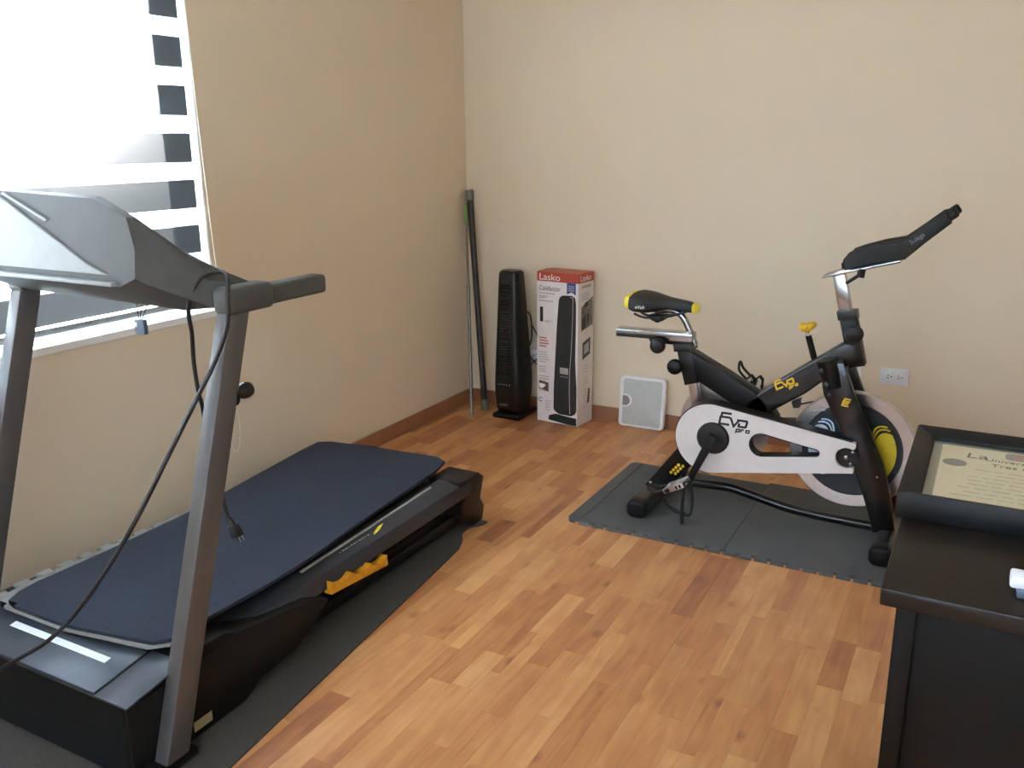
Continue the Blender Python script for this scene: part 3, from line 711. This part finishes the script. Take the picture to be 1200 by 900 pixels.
b.ribbon([(oc[0][0], oc[0][1]+.003), (2.10, .379)], .006, lambda u, v, d: Vector((u, d, v)), m_-.113, m_-.060)
b.ribbon([(p[0], p[1]) for p in hole]+[hole[0]], .0035, lambda u, v, d: Vector((u, d, v)), m_-.1158, m_-.07)
obj('guard_edge', b, 'decal_black', grd)
evo(1.646, .381, .0345, front(m_-.115), 'decal_black', grd, wd=.19)
b = MB().lathe([(.060, 0), (.060, .006), (.054, .012), (.020, .014), (.018, .022), (.001, .023)], (1.622, m_-.113, .322), (0, -1, 0), 32); cd = obj('crank_disc', b, 'decal_black', bk)
# cranks and pedals
def crank(x0, z0, x1, z1, y, parent):
    a = Vector((x1-x0, z1-z0)).normalized(); n = Vector((-a.y, a.x))
    P = [(x0+n.x*.017-a.x*.018, z0+n.y*.017-a.y*.018), (x1+n.x*.012+a.x*.014, z1+n.y*.012+a.y*.014), (x1-n.x*.012+a.x*.014, z1-n.y*.012+a.y*.014), (x0-n.x*.017-a.x*.018, z0-n.y*.017-a.y*.018)]
    return obj('crank_arm', MB().prism(P, XZ, y-.009, y+.009, .004), 'satin_black', parent)
crank(1.624, .325, 1.552, .160, m_-.146, bk)
crank(1.624, .325, 1.694, .470, m_+.135, bk)
def pedal(x, z, yc, tilt, parent):
    M = Matrix.Translation((x, yc, z)) @ Matrix.Rotation(tilt, 4, 'Y')
    def tr(mb): 
        mb.bm.transform(M); return mb
    b = MB().box((-.042, -.040, -.010), (.042, -.034, .010), .002).box((-.042, .034, -.010), (.042, .040, .010), .002).box((-.008, -.034, -.008), (.008, .034, .008), .003).box((-.042, -.034, -.009), (-.036, .034, .009), .002).box((.036, -.034, -.009), (.042, .034, .009), .002)
    p = obj('pedal', tr(b), 'brushed_steel', parent)
    b = MB().box((-.034, -.0408, -.007), (-.016, -.0398, .007)).box((.010, -.0408, -.007), (.018, -.0398, .007)).box((.024, -.0408, -.007), (.032, -.0398, .007)); obj('pedal_slot', tr(b), 'decal_black', p)
    cage = [Vector(q) for q in ((-.042, -.03, .004), (-.085, -.028, .012), (-.105, -.012, .03), (-.105, .012, .03), (-.085, .028, .012), (-.042, .03, .004))]
    b = MB().tube(cage, .005, 8, 4); obj('toe_cage', tr(b), 'strap_black', p); return p
p1 = pedal(1.520, .150, m_-.205, -.50, bk)
# toe strap hanging under the near pedal
b = MB()
yy = m_-.235
def strap(P, w0=.014): b.ribbon(P, w0*.28, lambda u, v, d: Vector((u, d, v)), yy-.009, yy+.009)
strap([(1.585, .168), (1.592, .12), (1.592, .08), (1.586, .055), (1.560, .052)]); strap([(1.557, .178), (1.554, .12), (1.553, .07), (1.556, .018)], .03)
strap([(1.480, .098), (1.50, .072), (1.53, .060), (1.565, .056)], .026); strap([(1.557, .178), (1.572, .186), (1.585, .168)])
obj('toe_strap', b, 'strap_black', p1)
p2 = pedal(1.700, .455, m_+.19, .6, bk)
b = MB()
for xx in (1.680, 1.712): b.ribbon([(xx-.014, .445), (xx-.012, .487), (xx+.002, .500), (xx+.014, .487), (xx+.012, .445)], .006, lambda u, v, d: Vector((u, d, v)), m_+.16, m_+.178)
obj('toe_strap', b, 'strap_black', p2)
# flywheel
fx_, fz_ = 2.088, .318
b = MB().lathe([(.168, -.012), (.208, -.016), (.212, -.012), (.212, .012), (.208, .016), (.168, .012), (.168, -.012)], (fx_, m_, fz_), (0, 1, 0), 72, caps=False); fw = obj('flywheel_rim', b, 'brushed_steel', bk)
b = MB().lathe([(.0001, -.0115), (.150, -.0115), (.160, -.0135), (.1685, -.0135), (.1685, .0135), (.160, .0135), (.150, .0115), (.0001, .0115)], (fx_, m_, fz_), (0, 1, 0), 64); fd = obj('flywheel_disc', b, 'disc_black', fw)
def pol(a, r): return (fx_+r*math.cos(math.radians(a)), fz_+r*math.sin(math.radians(a)))
def end_curve(a, sgn, q):     # rounded end of a petal, bulging along the rim
    return [pol(a+sgn*(q+9*(1-((r_-.1165)/.0305)**2)), r_) for r_ in [.086+.061*i/10 for i in range(11)]]
def petal(a0, a1, mname):
    P = end_curve(a1, 1, 0)[::-1]+[pol(a1+(a0-a1)*i/14, .086) for i in range(1, 14)]+end_curve(a0, -1, 0)+[pol(a0+(a1-a0)*i/14, .147) for i in range(1, 14)]
    obj('decal', MB().prism(P, front(m_-.0117), 0, .001), mname, fd, smooth=False)
    for a, sgn in ((a0, -1), (a1, 1)):
        for q in (6, 12): obj('decal_stripe', MB().ribbon(end_curve(a, sgn, q), .0055, front(m_-.0117), 0, .001), mname, fd, smooth=False)
petal(-40, 30, 'decal_yellow'); petal(150, 212, 'decal_blue')
b = MB().lathe([(.056, -.02), (.056, .02)], (fx_, m_, fz_), (0, 1, 0), 32); obj('hub', b, 'decal_black', fw)
b = MB().lathe([(.0365, 0), (.0365, .024), (.001, .025)], (2.088, m_-.080, .320), (0, -1, 0), 24); ax = obj('axle_cap', b, 'decal_black', bk)
b = MB()
for dx, dz, rr in ((-.004, .0, .0075), (.016, .020, .005), (.012, -.022, .005)): b.lathe([(rr, 0), (rr, .003), (rr*.5, .005), (.0002, .0055)], (2.088+dx, m_-.1045, .320+dz), (0, -1, 0), 10)
obj('axle_bolt', b, 'bolt_steel', ax)
# fork
fk = [(1.966, .640), (2.046, .646), (2.088, .545), (2.145, .430), (2.200, .315), (2.235, .200), (2.262, .075), (2.190, .055), (2.168, .130), (2.106, .299), (2.045, .430), (1.990, .528)]
for y0, y1 in ((m_-.094, m_-.062), (m_+.062, m_+.094)):
    b = MB().prism(fk, XZ, y0, y1, .006); f_ = obj('fork_leg', b, 'frame_black', bk)
    if y0 < m_-.08:
        b = MB().lathe([(.004, 0), (.004, .003), (.0002, .004)], (2.188, y0, .262), (0, -1, 0), 10); obj('bolt', b, 'bolt_steel', f_)
        o2 = Vector((2.056, y0-.0003, .500)); x2 = Vector((.95, 0, -.1)).normalized(); y2 = Vector((.1, 0, .95)).normalized()
        evo(0, 0, .020, lambda u, v, d: o2+x2*u+y2*v+Vector((0, -1, 0))*d, 'logo_yellow', f_, pro=False, only='E', wd=.22)
        b = MB().tube([(1.990, y0+.014, .650), (2.006, y0+.014, .600), (2.024, y0+.014, .555)], [.036, .034, .028], 16); obj('fork_crown', b, 'satin_black', f_)
        for cx_, cz_ in ((1.982, .618), (2.000, .572), (2.016, .535)): obj('crown_bolt', MB().lathe([(.010, 0), (.010, .006), (.0005, .009)], (cx_, y0-.024, cz_), (-.2, -1, 0), 12), 'black_plastic', f_)
b = MB().prism([(1.972, .640), (2.040, .648), (2.050, .606), (1.985, .60)], XZ, m_-.09, m_+.09, .006); obj('fork_bridge', b, 'frame_black', bk)
# head tube, handlebar post
b = MB().prism([(2.006, .80), (2.060, .806), (2.106, .628), (2.056, .614)], XZ, m_-.030, m_+.030, .005); hd = obj('head_tube', b, 'satin_black', bk)
b = MB().prism([(2.000, .808), (2.062, .815), (2.069, .786), (2.007, .778)], XZ, m_-.035, m_+.035, .004); obj('collar', b, 'black_plastic', hd)
b = MB().prism([(1.974, .932), (2.014, .936), (2.052, .795), (2.010, .790)], XZ, m_-.020, m_+.020, .003); obj('handlebar_post', b, 'chrome', bk)
b = MB().prism([(1.944, .918), (1.950, .930), (2.00, .950), (2.182, .995), (2.185, .985), (2.01, .937)], XZ, m_-.040, m_+.040, .002); hb = obj('handlebar_plate', b, 'chrome', bk)
b = MB().tube([(2.022, m_-.024, .906), (2.066, m_-.03, .940)], .006, 8).lathe([(.013, 0), (.013, .028), (.001, .03)], (2.066, m_-.03, .930), (.1, 0, 1), 14); obj('clamp_lever', b, 'satin_black', hb)
# padded bars
pad = [(2.018, .950), (2.010, .984), (2.026, 1.008), (2.06, 1.022), (2.12, 1.042), (2.184, 1.056), (2.24, 1.102), (2.288, 1.144), (2.300, 1.148), (2.316, 1.112), (2.25, 1.050), (2.196, .995), (2.10, .972)]
for q, y in enumerate((m_-.085, m_+.085)):
    b = MB().prism([(px+(.007 if q == 0 else 0), pz+(.010 if q == 0 else .004)) for px, pz in pad], XZ, y-.030, y+.030, .010, 3); hp_ = obj('handlebar_pad', b, 'pad_black', bk)
    b = MB().tube([(2.285, y, 1.119), (2.330, y, 1.155)], .0165, 14).tube([(2.330, y, 1.155), (2.334, y, 1.158)], [.0165, .012], 14); obj('bar_end', b, 'satin_black', hp_)
    if q == 0: text('lettering', 'Sulaga', .020, 'pad_print', hp_, (2.216, y-.030, 1.052), (.77, 0, .64), (-.64, 0, .77), .15)
b = MB().prism([(2.010, .958), (2.006, .975), (2.022, 1.003), (2.07, 1.020), (2.10, 1.01), (2.09, .976)], XZ, m_-.07, m_+.07, .010, 3); obj('pad_bridge', b, 'pad_black', bk)
# brake knob
b = MB()
org = Vector((1.908, m_, .715)); up = Vector((-.23, 0, .97)).normalized()
b.lathe([(.008, .008), (.012, .012), (.022, .016), (.026, .024), (.026, .032), (.022, .038), (.001, .040)], org, up, 20)
for k in range(3):
    a = 2*PI*k/3+.4; e1 = Vector((.97, 0, .23)); e2 = Vector((0, 1, 0)); b.ball(tuple(org+up*.03+(e1*math.cos(a)+e2*math.sin(a))*.022), .0125)
bkn = obj('brake_knob', b, 'logo_yellow', bk)
b = MB().tube([org-up*.006, org+up*.012], .006, 10); obj('brake_stem', b, 'bolt_steel', bkn)
b = MB().tube([Vector((1.937, m_, .625)), org-up*.004], .011, 14); obj('brake_sleeve', b, 'frame_black', bk)
b = MB().prism([(1.872, .466), (1.902, .480), (1.900, .448), (1.880, .445)], XZ, m_-.02, m_+.02, .003).tube([(1.89, m_, .455), (1.96, m_, .478), (1.99, m_, .49)], .003, 8); br = obj('brake_arm', b, 'satin_black', bk)
b = MB().tube([(1.99, m_-.012, .468), (1.93, m_-.012, .447), (1.922, m_-.012, .443), (1.926, m_-.012, .436), (1.99, m_-.012, .450)], .003, 8, 3); obj('brake_spring', b, 'bolt_steel', br)
b = MB().prism([(1.845, .395), (1.885, .40), (1.90, .375), (1.85, .37)], XZ, m_-.025, m_+.025, .004); obj('brake_shoe', b, 'decal_black', br)

# ================================================================== TOWER HEATER
ht = thing('tower_heater', 'black tower heater on a square base beside its carton', 'heater', (.34, -.13, 0))
HX0, HX1, HY0, HY1 = .262, .422, -.228, -.018
hb_ = obj('base', MB().box((HX0, HY0, 0), (HX1, HY1, .026), .008, 3), 'heater_black', ht)
def hsec(z):
    K = [(.030, .275, .405, -.200, -.060), (.050, .268, .400, -.210, -.05), (.12, .263, .408, -.215, -.040), (.20, .263, .410, -.212, -.038), (.30, .265, .404, -.206, -.045), (.45, .268, .396, -.194, -.055), (.60, .270, .390, -.182, -.065), (.70, .272, .384, -.176, -.072), (.722, .274, .382, -.174, -.074), (.732, .284, .372, -.165, -.084)]
    for a, c in zip(K, K[1:]):
        if a[0] <= z <= c[0]: f = (z-a[0])/(c[0]-a[0]); return [a[q]+(c[q]-a[q])*f for q in range(1, 5)]
S = []
for z in [.030, .038, .05, .08, .12, .16, .2, .25, .3, .375, .45, .525, .6, .65, .7, .712, .722, .728, .732]:
    x0, x1, y0, y1 = hsec(z); r = min(.028, (x1-x0)*.45, (y1-y0)*.45); S.append([(u, v, .03+(z-.03)*1.033) for u, v in rrect(x0, y0, x1, y1, r, 5)])
hbody = obj('body', MB().loft(S), 'heater_black', ht)
S = []
for z in [.22, .3, .4, .5, .6, .69]:
    x0, x1, y0, y1 = hsec(z); S.append([(x0+.024, y0-.0015, z), (x1-.034, y0-.0015, z), (x1-.034, y0+.004, z), (x0+.024, y0+.004, z)])
gr = obj('front_grille', MB().loft(S), 'heater_gloss', hbody)
b = MB()
for i in range(34):
    z = .235+i*.0132; x0, x1, y0, y1 = hsec(z); b.box((x0+.028, y0-.0035, z), (x1-.038, y0-.001, z+.005))
obj('grille_slat', b, 'heater_black', gr, smooth=False)['kind'] = 'stuff'
b = MB()
for i in range(5): b.box((.292+i*.016, -.2165, .178), (.299+i*.016, -.2130, .182))
obj('indicator_light', b, 'print_grey', hbody, smooth=False)['kind'] = 'stuff'
text('lettering', 'LASKO', .016, 'print_grey', hbody, (.300, -.2135, .068), (1, 0, 0), (0, 0, 1), 0, lift=.0012)
b = MB().tube([(.375, -.06, .535), (.39, -.058, .53), (.402, -.055, .500), (.404, -.052, .405), (.385, -.05, .335), (.405, -.05, .285), (.453, -.045, .248), (.475, -.03, .23)], .0038, 8, 6).tube([(.403, -.055, .47), (.428, -.05, .43), (.438, -.045, .39), (.434, -.03, .34), (.430, -.018, .31)], .0034, 8, 6).tube([(.395, -.05, .245), (.402, -.045, .262), (.412, -.03, .275), (.42, -.015, .28)], .0034, 8, 6)
obj('heater_cord', b, 'cord_black', ht)
def outlet(name, xc, zc, label):
    o = thing(name, label, 'outlet', (xc, 0, zc-.036), group=None)
    pl_ = obj('cover_plate', MB().prism(rrect(xc-.057, zc-.036, xc+.057, zc+.036, .004, 3), XZ, -.006, -.0002, .002), 'outlet_white', o)
    for dx in (-.021, .021):
        f = obj('socket', MB().prism(rrect(xc+dx-.017, zc-.015, xc+dx+.017, zc+.015, .006, 3), XZ, -.0075, -.0055, .0005), 'outlet_white', o)
        b = MB().box((xc+dx-.008, -.0080, zc+.004), (xc+dx+.002, -.0070, zc+.0065)).box((xc+dx-.008, -.0080, zc-.0065), (xc+dx+.002, -.0070, zc-.004)).lathe([(.003, 0), (.003, .001), (.0001, .001)], (xc+dx+.010, -.0072, zc), (0, -1, 0), 8)
        obj('socket_slot', b, 'decal_black', f)
    return o
outlet('wall_outlet', 2.133, .385, 'white double wall outlet above the diploma frame')
outlet('wall_outlet', 1.940, .392, 'white wall outlet partly hidden behind the bike head tube')
outlet('wall_outlet', .415, .300, 'white wall outlet in shade between the heater and its carton')

# ================================================================== CARTON OF THE HEATER
cw, cdp, chh = .236, .150, .762
ct = thing('heater_carton', 'tall white cardboard carton with orange red top and printed heater picture', 'box', (.612, -.092, 0), math.radians(-6))
X0, X1, Y0, Y1 = -cw/2, cw/2, -cdp/2, cdp/2
body = obj('carton_body', MB().box((X0, Y0, 0), (X1, Y1, chh-.045), .0012, 1), 'carton_white', ct, local=True)
topb = obj('carton_top', MB().box((X0-.0003, Y0-.0003, chh-.045), (X1+.0003, Y1+.0003, chh), .002, 1), 'carton_red', ct, local=True)
b = MB().hexa([(X0+.002, Y0+.004, chh-.001), (X1-.002, Y0+.004, chh-.001), (X1-.002, .0, chh-.001), (X0+.002, .0, chh-.001)], [(X0+.002, Y0+.004, chh+.001), (X1-.002, Y0+.004, chh+.001), (X1-.002, -.001, chh+.004), (X0+.002, -.001, chh+.004)])
obj('carton_flap', b, 'carton_kraft', topb, local=True, smooth=False)
b = MB().hexa([(X0+.002, .001, chh-.001), (X1-.002, .001, chh-.001), (X1-.002, Y1-.004, chh-.001), (X0+.002, Y1-.004, chh-.001)], [(X0+.002, .001, chh+.005), (X1-.002, .001, chh+.005), (X1-.002, Y1-.004, chh+.001), (X0+.002, Y1-.004, chh+.001)])
obj('carton_flap', b, 'carton_kraft', topb, local=True, smooth=False)
text('lettering', 'Lasko', .046, 'print_white', topb, (X0+.012, Y0-.0006, chh-.038), (1, 0, 0), (0, 0, 1), 0, local=True, sx=1.15)
text('lettering', 'Lasko', .042, 'print_white', topb, (X1+.0006, Y0+.015, chh-.036), (0, 1, 0), (0, 0, 1), 0, local=True, sx=1.1)
FR = lambda u, v, d: Vector((X0+u, Y0-d, v)); SR = lambda u, v, d: Vector((X1+d, Y0+u, v))
text('lettering', 'Calefactor', .034, 'print_dark', body, (X0+.012, Y0, .672), (1, 0, 0), (0, 0, 1), 0, local=True, sx=.86)
b = MB()
for z, w_ in ((.655, .09), (.640, .05), (.632, .035), (.617, .08)): b.box((X0+.013, Y0-.0007, z), (X0+.013+w_, Y0-.0002, z+.006))
for z, w_ in ((.520, .075), (.513, .05)): b.box((X0+.043, Y0-.0007, z), (X0+.043+w_*.62, Y0-.0002, z+.004))
obj('small_print', b, 'print_grey', body, local=True, smooth=False)['kind'] = 'stuff'
b = MB()
for z, w_ in ((.430, .042), (.416, .050), (.402, .055), (.388, .042)): b.box((X0+.014, Y0-.0007, z), (X0+.014+w_, Y0-.0002, z+.007))
obj('small_print', b, 'print_red', body, local=True, smooth=False)['kind'] = 'stuff'
b = MB()
for k in range(17):
    z = .358-k*.0125
    if k in (5, 9): continue
    b.box((X0+.012, Y0-.0007, z), (X0+.012+random.uniform(.035, .062), Y0-.0002, z+.005))
for k in range(5): b.box((X0+.048, Y0-.0007, .108-k*.012), (X0+.075+random.uniform(0, .012), Y0-.0002, .112-k*.012))
obj('small_print', b, 'print_grey', body, local=True, smooth=False)['kind'] = 'stuff'
obj('ribbon_print', MB().prism([(.172, .718), (.222, .718), (.222, .662), (.197, .674), (.172, .662)], FR, .0002, .0008), 'print_blue', body, local=True, smooth=False)
b = MB()
for z in (.700, .690, .680): b.box((X0+.180, Y0-.0012, z), (X0+.214, Y0-.0008, z+.004))
obj('ribbon_lines', b, 'print_grey', body, local=True, smooth=False)['kind'] = 'stuff'
obj('remote_print', MB().prism(rrect(.018, .515, .036, .590, .003, 2), FR, .0002, .0008), 'print_black', body, local=True, smooth=False)
hl = [(.108, .062), (.098, .075), (.100, .20), (.108, .35), (.116, .50), (.126, .625), (.132, .645), (.148, .655), (.200, .658), (.218, .648), (.224, .62), (.224, .48), (.222, .34), (.226, .27), (.231, .20), (.231, .08), (.222, .062), (.20, .050), (.13, .050)]
hpict = obj('heater_print', MB().prism(hl, FR, .0002, .0008), 'print_black', body, local=True, smooth=False)
b = MB().ribbon([(.190, .650), (.207, .648), (.206, .55), (.200, .40), (.192, .28), (.190, .18), (.194, .06)], .0035, FR, .0008, .0012); obj('highlight_print', b, 'print_grey', hpict, local=True, smooth=False)
obj('display_print', MB().box((X0+.135, Y0-.0013, .262), (X0+.183, Y0-.0008, .294)), 'print_grey', hpict, local=True, smooth=False)
b = MB()
for i in range(5): b.box((X0+.136+i*.010, Y0-.0013, .246), (X0+.142+i*.010, Y0-.0008, .250))
obj('button_print', b, 'print_grey', hpict, local=True, smooth=False)['kind'] = 'stuff'
obj('base_print', MB().prism([(.068, .012), (.072, .036), (.110, .050), (.230, .042), (.232, .004), (.20, .002)], FR, .0002, .0009), 'print_black', hpict, local=True, smooth=False)
b = MB().prism([(.012, .168), (.068, .160), (.068, .205), (.012, .212)], FR, .0002, .0008); ph = obj('photo_print', b, 'print_brown', body, local=True, smooth=False)
obj('photo_light', MB().prism([(.014, .176), (.030, .170), (.052, .188), (.046, .196), (.014, .198)], FR, .0008, .0011), 'print_white', ph, local=True, smooth=False)
b = MB().ribbon(arc(.021, .112, .010, 20, 330, 14), .0035, FR, .0002, .0008); obj('recycle_print', b, 'print_dark', body, local=True, smooth=False)
b = MB().prism([(.030, .480), (.140, .500), (.140, .640), (.030, .600)], SR, .0002, .0008); sp = obj('photo_print', b, 'print_photo', body, local=True, smooth=False)
b = MB().prism([(.036, .485), (.075, .495), (.075, .56), (.036, .54)], SR, .0008, .0011).prism([(.085, .51), (.105, .515), (.105, .565), (.085, .56)], SR, .0008, .0011).prism([(.06, .59), (.09, .60), (.09, .625), (.06, .615)], SR, .0008, .0011); obj('photo_dark', b, 'print_black', sp, local=True, smooth=False)
b = MB().prism([(.045, .335), (.120, .355), (.120, .440), (.045, .420)], SR, .0002, .0008); sp2 = obj('photo_print', b, 'print_dark', body, local=True, smooth=False)
obj('photo_light', MB().prism([(.060, .36), (.105, .37), (.105, .42), (.060, .405)], SR, .0008, .0011), 'print_grey', sp2, local=True, smooth=False)
b = MB().prism([(.095, .098), (.118, .106), (.122, .178), (.106, .172)], SR, .0002, .0008); obj('remote_print', b, 'print_brown', body, local=True, smooth=False)
b = MB()
for k in range(15):
    z = .30-k*.0155
    if k in (3, 7): continue
    b.box((X1+.0002, Y0+.055+random.uniform(0, .01), z), (X1+.0007, Y0+.09+random.uniform(0, .02), z+.003))
for z in (.690, .660, .648, .635): b.box((X1+.0002, Y0+.03, z), (X1+.0007, Y0+.125 if z > .68 else Y0+.10, z+(.014 if z > .68 else .004)))
obj('small_print', b, 'print_grey', body, local=True, smooth=False)['kind'] = 'stuff'

# ================================================================== BATHROOM SCALE leaning on the wall
sc = thing('bathroom_scale', 'white bathroom scale with grey mat leaning against the back wall', 'scale', (1.01, -.050, 0))
lean = math.radians(5.5)
def SC(u, v, d): # u across, v up the scale, d out of its face
    return Vector((.892+u, -.062+v*math.sin(lean)-d*math.cos(lean), .002+v*math.cos(lean)-d*math.sin(lean)*-1*0+0))
sb = obj('scale_body', MB().prism(rrect(0, 0, .235, .255, .022, 6), SC, -.030, .0, .006, 3), 'scale_white', sc)
obj('tread_mat', MB().prism(rrect(.020, .014, .218, .242, .010, 4), SC, -.001, .0016, .0005), 'scale_mat', sb)
ds = rrect(.004, .098, .062, .168, .028, 6)
bz = obj('dial_bezel', MB().prism(arc(.034, .133, .033, -90, 90, 12)+[(.006, .166), (.006, .100)], SC, .0, .0045, .001), 'scale_white', sb)
obj('dial_window', MB().prism(arc(.034, .133, .024, -90, 90, 12)+[(.020, .157), (.020, .109)], SC, .0044, .0052), 'dial_grey', bz, smooth=False)

# ================================================================== POLES in the corner
rod = thing('extendable_rod', 'thin steel curtain rod with green tag leaning in the corner', 'rod', (.166, -.272, 0))
a, c = Vector((.166, -.272, .004)), Vector((.024, -.048, 1.075))
obj('lower_tube', MB().tube([a, a+(c-a)*.62], .0088, 12), 'rod_steel', rod)
obj('upper_tube', MB().tube([a+(c-a)*.62, c], .0065, 12), 'rod_steel', rod)
obj('end_cap', MB().tube([a+(c-a)*-.002, a+(c-a)*.018], .0115, 12), 'cap_grey', rod)
d = (c-a).normalized()
b = MB().box((-.0085, -.004, -.10), (.0085, .004, 0), .002, 2, Matrix.Translation(c+Vector((.0, -.008, -.01))) @ d.to_track_quat('Z', 'Y').to_matrix().to_4x4()); obj('price_tag', b, 'tag_green', rod)
pole = thing('closet_pole', 'dark brown pole with grey end caps leaning in the corner', 'pole', (.172, -.142, 0))
a, c = Vector((.172, -.145, .006)), Vector((.034, -.030, 1.138)); d = (c-a)
obj('pole_tube', MB().tube([a+d*.04, a+d*.96], .0165, 16), 'pole_dark', pole)
for f0, f1 in ((.0, .048), (.955, 1.0)): obj('end_cap', MB().tube([a+d*f0, a+d*f1], .0205, 16), 'cap_grey', pole)

# ================================================================== DESK
dk = thing('desk', 'dark brown wooden desk beside the exercise bike', 'desk', (2.9, -2.4, 0))
DX0, DX1, DY0, DY1, DZ = 2.362, 3.72, -2.745, -1.985, .75
obj('desk_top', MB().box((DX0, DY0, DZ-.028), (DX1, DY1, DZ), .004, 2), 'desk_wood', dk)
obj('side_panel', MB().box((DX0+.022, DY0+.028, 0), (DX0+.050, DY1-.03, DZ-.028), .002), 'desk_panel', dk)
obj('side_panel', MB().box((DX1-.050, DY0+.028, 0), (DX1-.022, DY1-.03, DZ-.028), .002), 'desk_panel', dk)
obj('modesty_panel', MB().box((DX0+.050, DY0+.040, .06), (DX1-.050, DY0+.060, DZ-.028), .001), 'desk_panel', dk)
obj('back_panel', MB().box((DX0+.050, DY1-.06, .25), (DX1-.050, DY1-.04, DZ-.028), .001), 'desk_panel', dk)
# framed diploma lying on the desk
dp = thing('framed_diploma', 'diploma in a wide black frame lying flat on the desk', 'picture frame', (2.64, -2.26, DZ))
PX0, PX1, PY0, PY1, PT = 2.352, 2.930, -2.470, -2.058, .800
z0 = DZ+.0006; fw_ = .040
def rail(P, h0, h1): 
    lo = [(x, y, z0) for x, y in P]; hi = [(x, y, h) for (x, y), h in zip(P, (h0, h0, h1, h1))]; return MB().hexa(lo, hi, .003)
q = .036
obj('frame_rail', rail([(PX0, PY0), (PX0, PY1), (PX0+q, PY1-q), (PX0+q, PY0+q)], PT, PT-.012), 'frame_wood', dp)
obj('frame_rail', rail([(PX1, PY0), (PX1, PY1), (PX1-q, PY1-q), (PX1-q, PY0+q)], PT, PT-.012), 'frame_wood', dp)
obj('frame_rail', rail([(PX0, PY0), (PX1, PY0), (PX1-q, PY0+q), (PX0+q, PY0+q)], PT, PT-.012), 'frame_wood', dp)
obj('frame_rail', rail([(PX0, PY1), (PX1, PY1), (PX1-q, PY1-q), (PX0+q, PY1-q)], PT, PT-.012), 'frame_wood', dp)
GZ = PT-.018
obj('mat_board', MB().box((PX0+.03, PY0+.03, GZ-.008), (PX1-.03, PY1-.03, GZ-.003)), 'mat_board', dp, smooth=False)
pp = obj('diploma_sheet', MB().box((PX0+.052, PY0+.03, GZ-.003), (PX1-.052, PY1-.055, GZ-.002)), 'diploma_paper', dp, smooth=False)
obj('glazing', MB().box((PX0+.032, PY0+.032, GZ-.0006), (PX1-.032, PY1-.032, GZ)), 'glass', dp, smooth=False)
zz = GZ-.0021
text('lettering', 'La', .044, 'ink_black', pp, (2.446, -2.178, zz), (1, 0, 0), (0, 1, 0), .1)
text('lettering', 'Universidad', .022, 'ink_black', pp, (2.480, -2.183, zz), (1, 0, 0), (0, 1, 0), .1)
text('lettering', 'Tres Culturas', .024, 'ink_black', pp, (2.490, -2.214, zz), (1, 0, 0), (0, 1, 0), .1)
b = MB()
for k, (x0, x1) in enumerate(((2.465, 2.80), (2.50, 2.78), (2.455, 2.82), (2.455, 2.82), (2.455, 2.80), (2.44, 2.82), (2.45, 2.82), (2.43, 2.82))): 
    y = -2.245-k*.021; x = x0
    while x < x1: l = random.uniform(.012, .035); b.box((x, y, zz), (min(x+l, x1), y+.004, zz+.0003)); x += l+.006
obj('script_line', b, 'ink_grey', pp, smooth=False)['kind'] = 'stuff'
b = MB().lathe([(.021, 0), (.021, .0006), (.0001, .0006)], (2.430, -2.218, zz), (0, 0, 1), 24); sl_ = obj('seal', b, 'seal_grey', pp)
b = MB().prism(rrect(2.515, -2.160, 2.575, -2.118, .012, 4), XY, zz, zz+.0004); obj('crest', b, 'seal_grey', pp, smooth=False)
obj('crest_field', MB().prism(rrect(2.531, -2.150, 2.559, -2.126, .006, 4), XY, zz+.0004, zz+.0007), 'print_red', pp, smooth=False)
# small white adapter on the desk
ad = thing('white_adapter', 'small white plastic adapter on the desk near the front edge', 'adapter', (2.565, -2.665, DZ))
obj('adapter_body', MB().box((2.534, -2.690, DZ), (2.62, -2.640, DZ+.014), .003), 'key_blue', ad)
obj('adapter_top', MB().box((2.524, -2.686, DZ+.012), (2.60, -2.652, DZ+.030), .004), 'charger_white', ad)
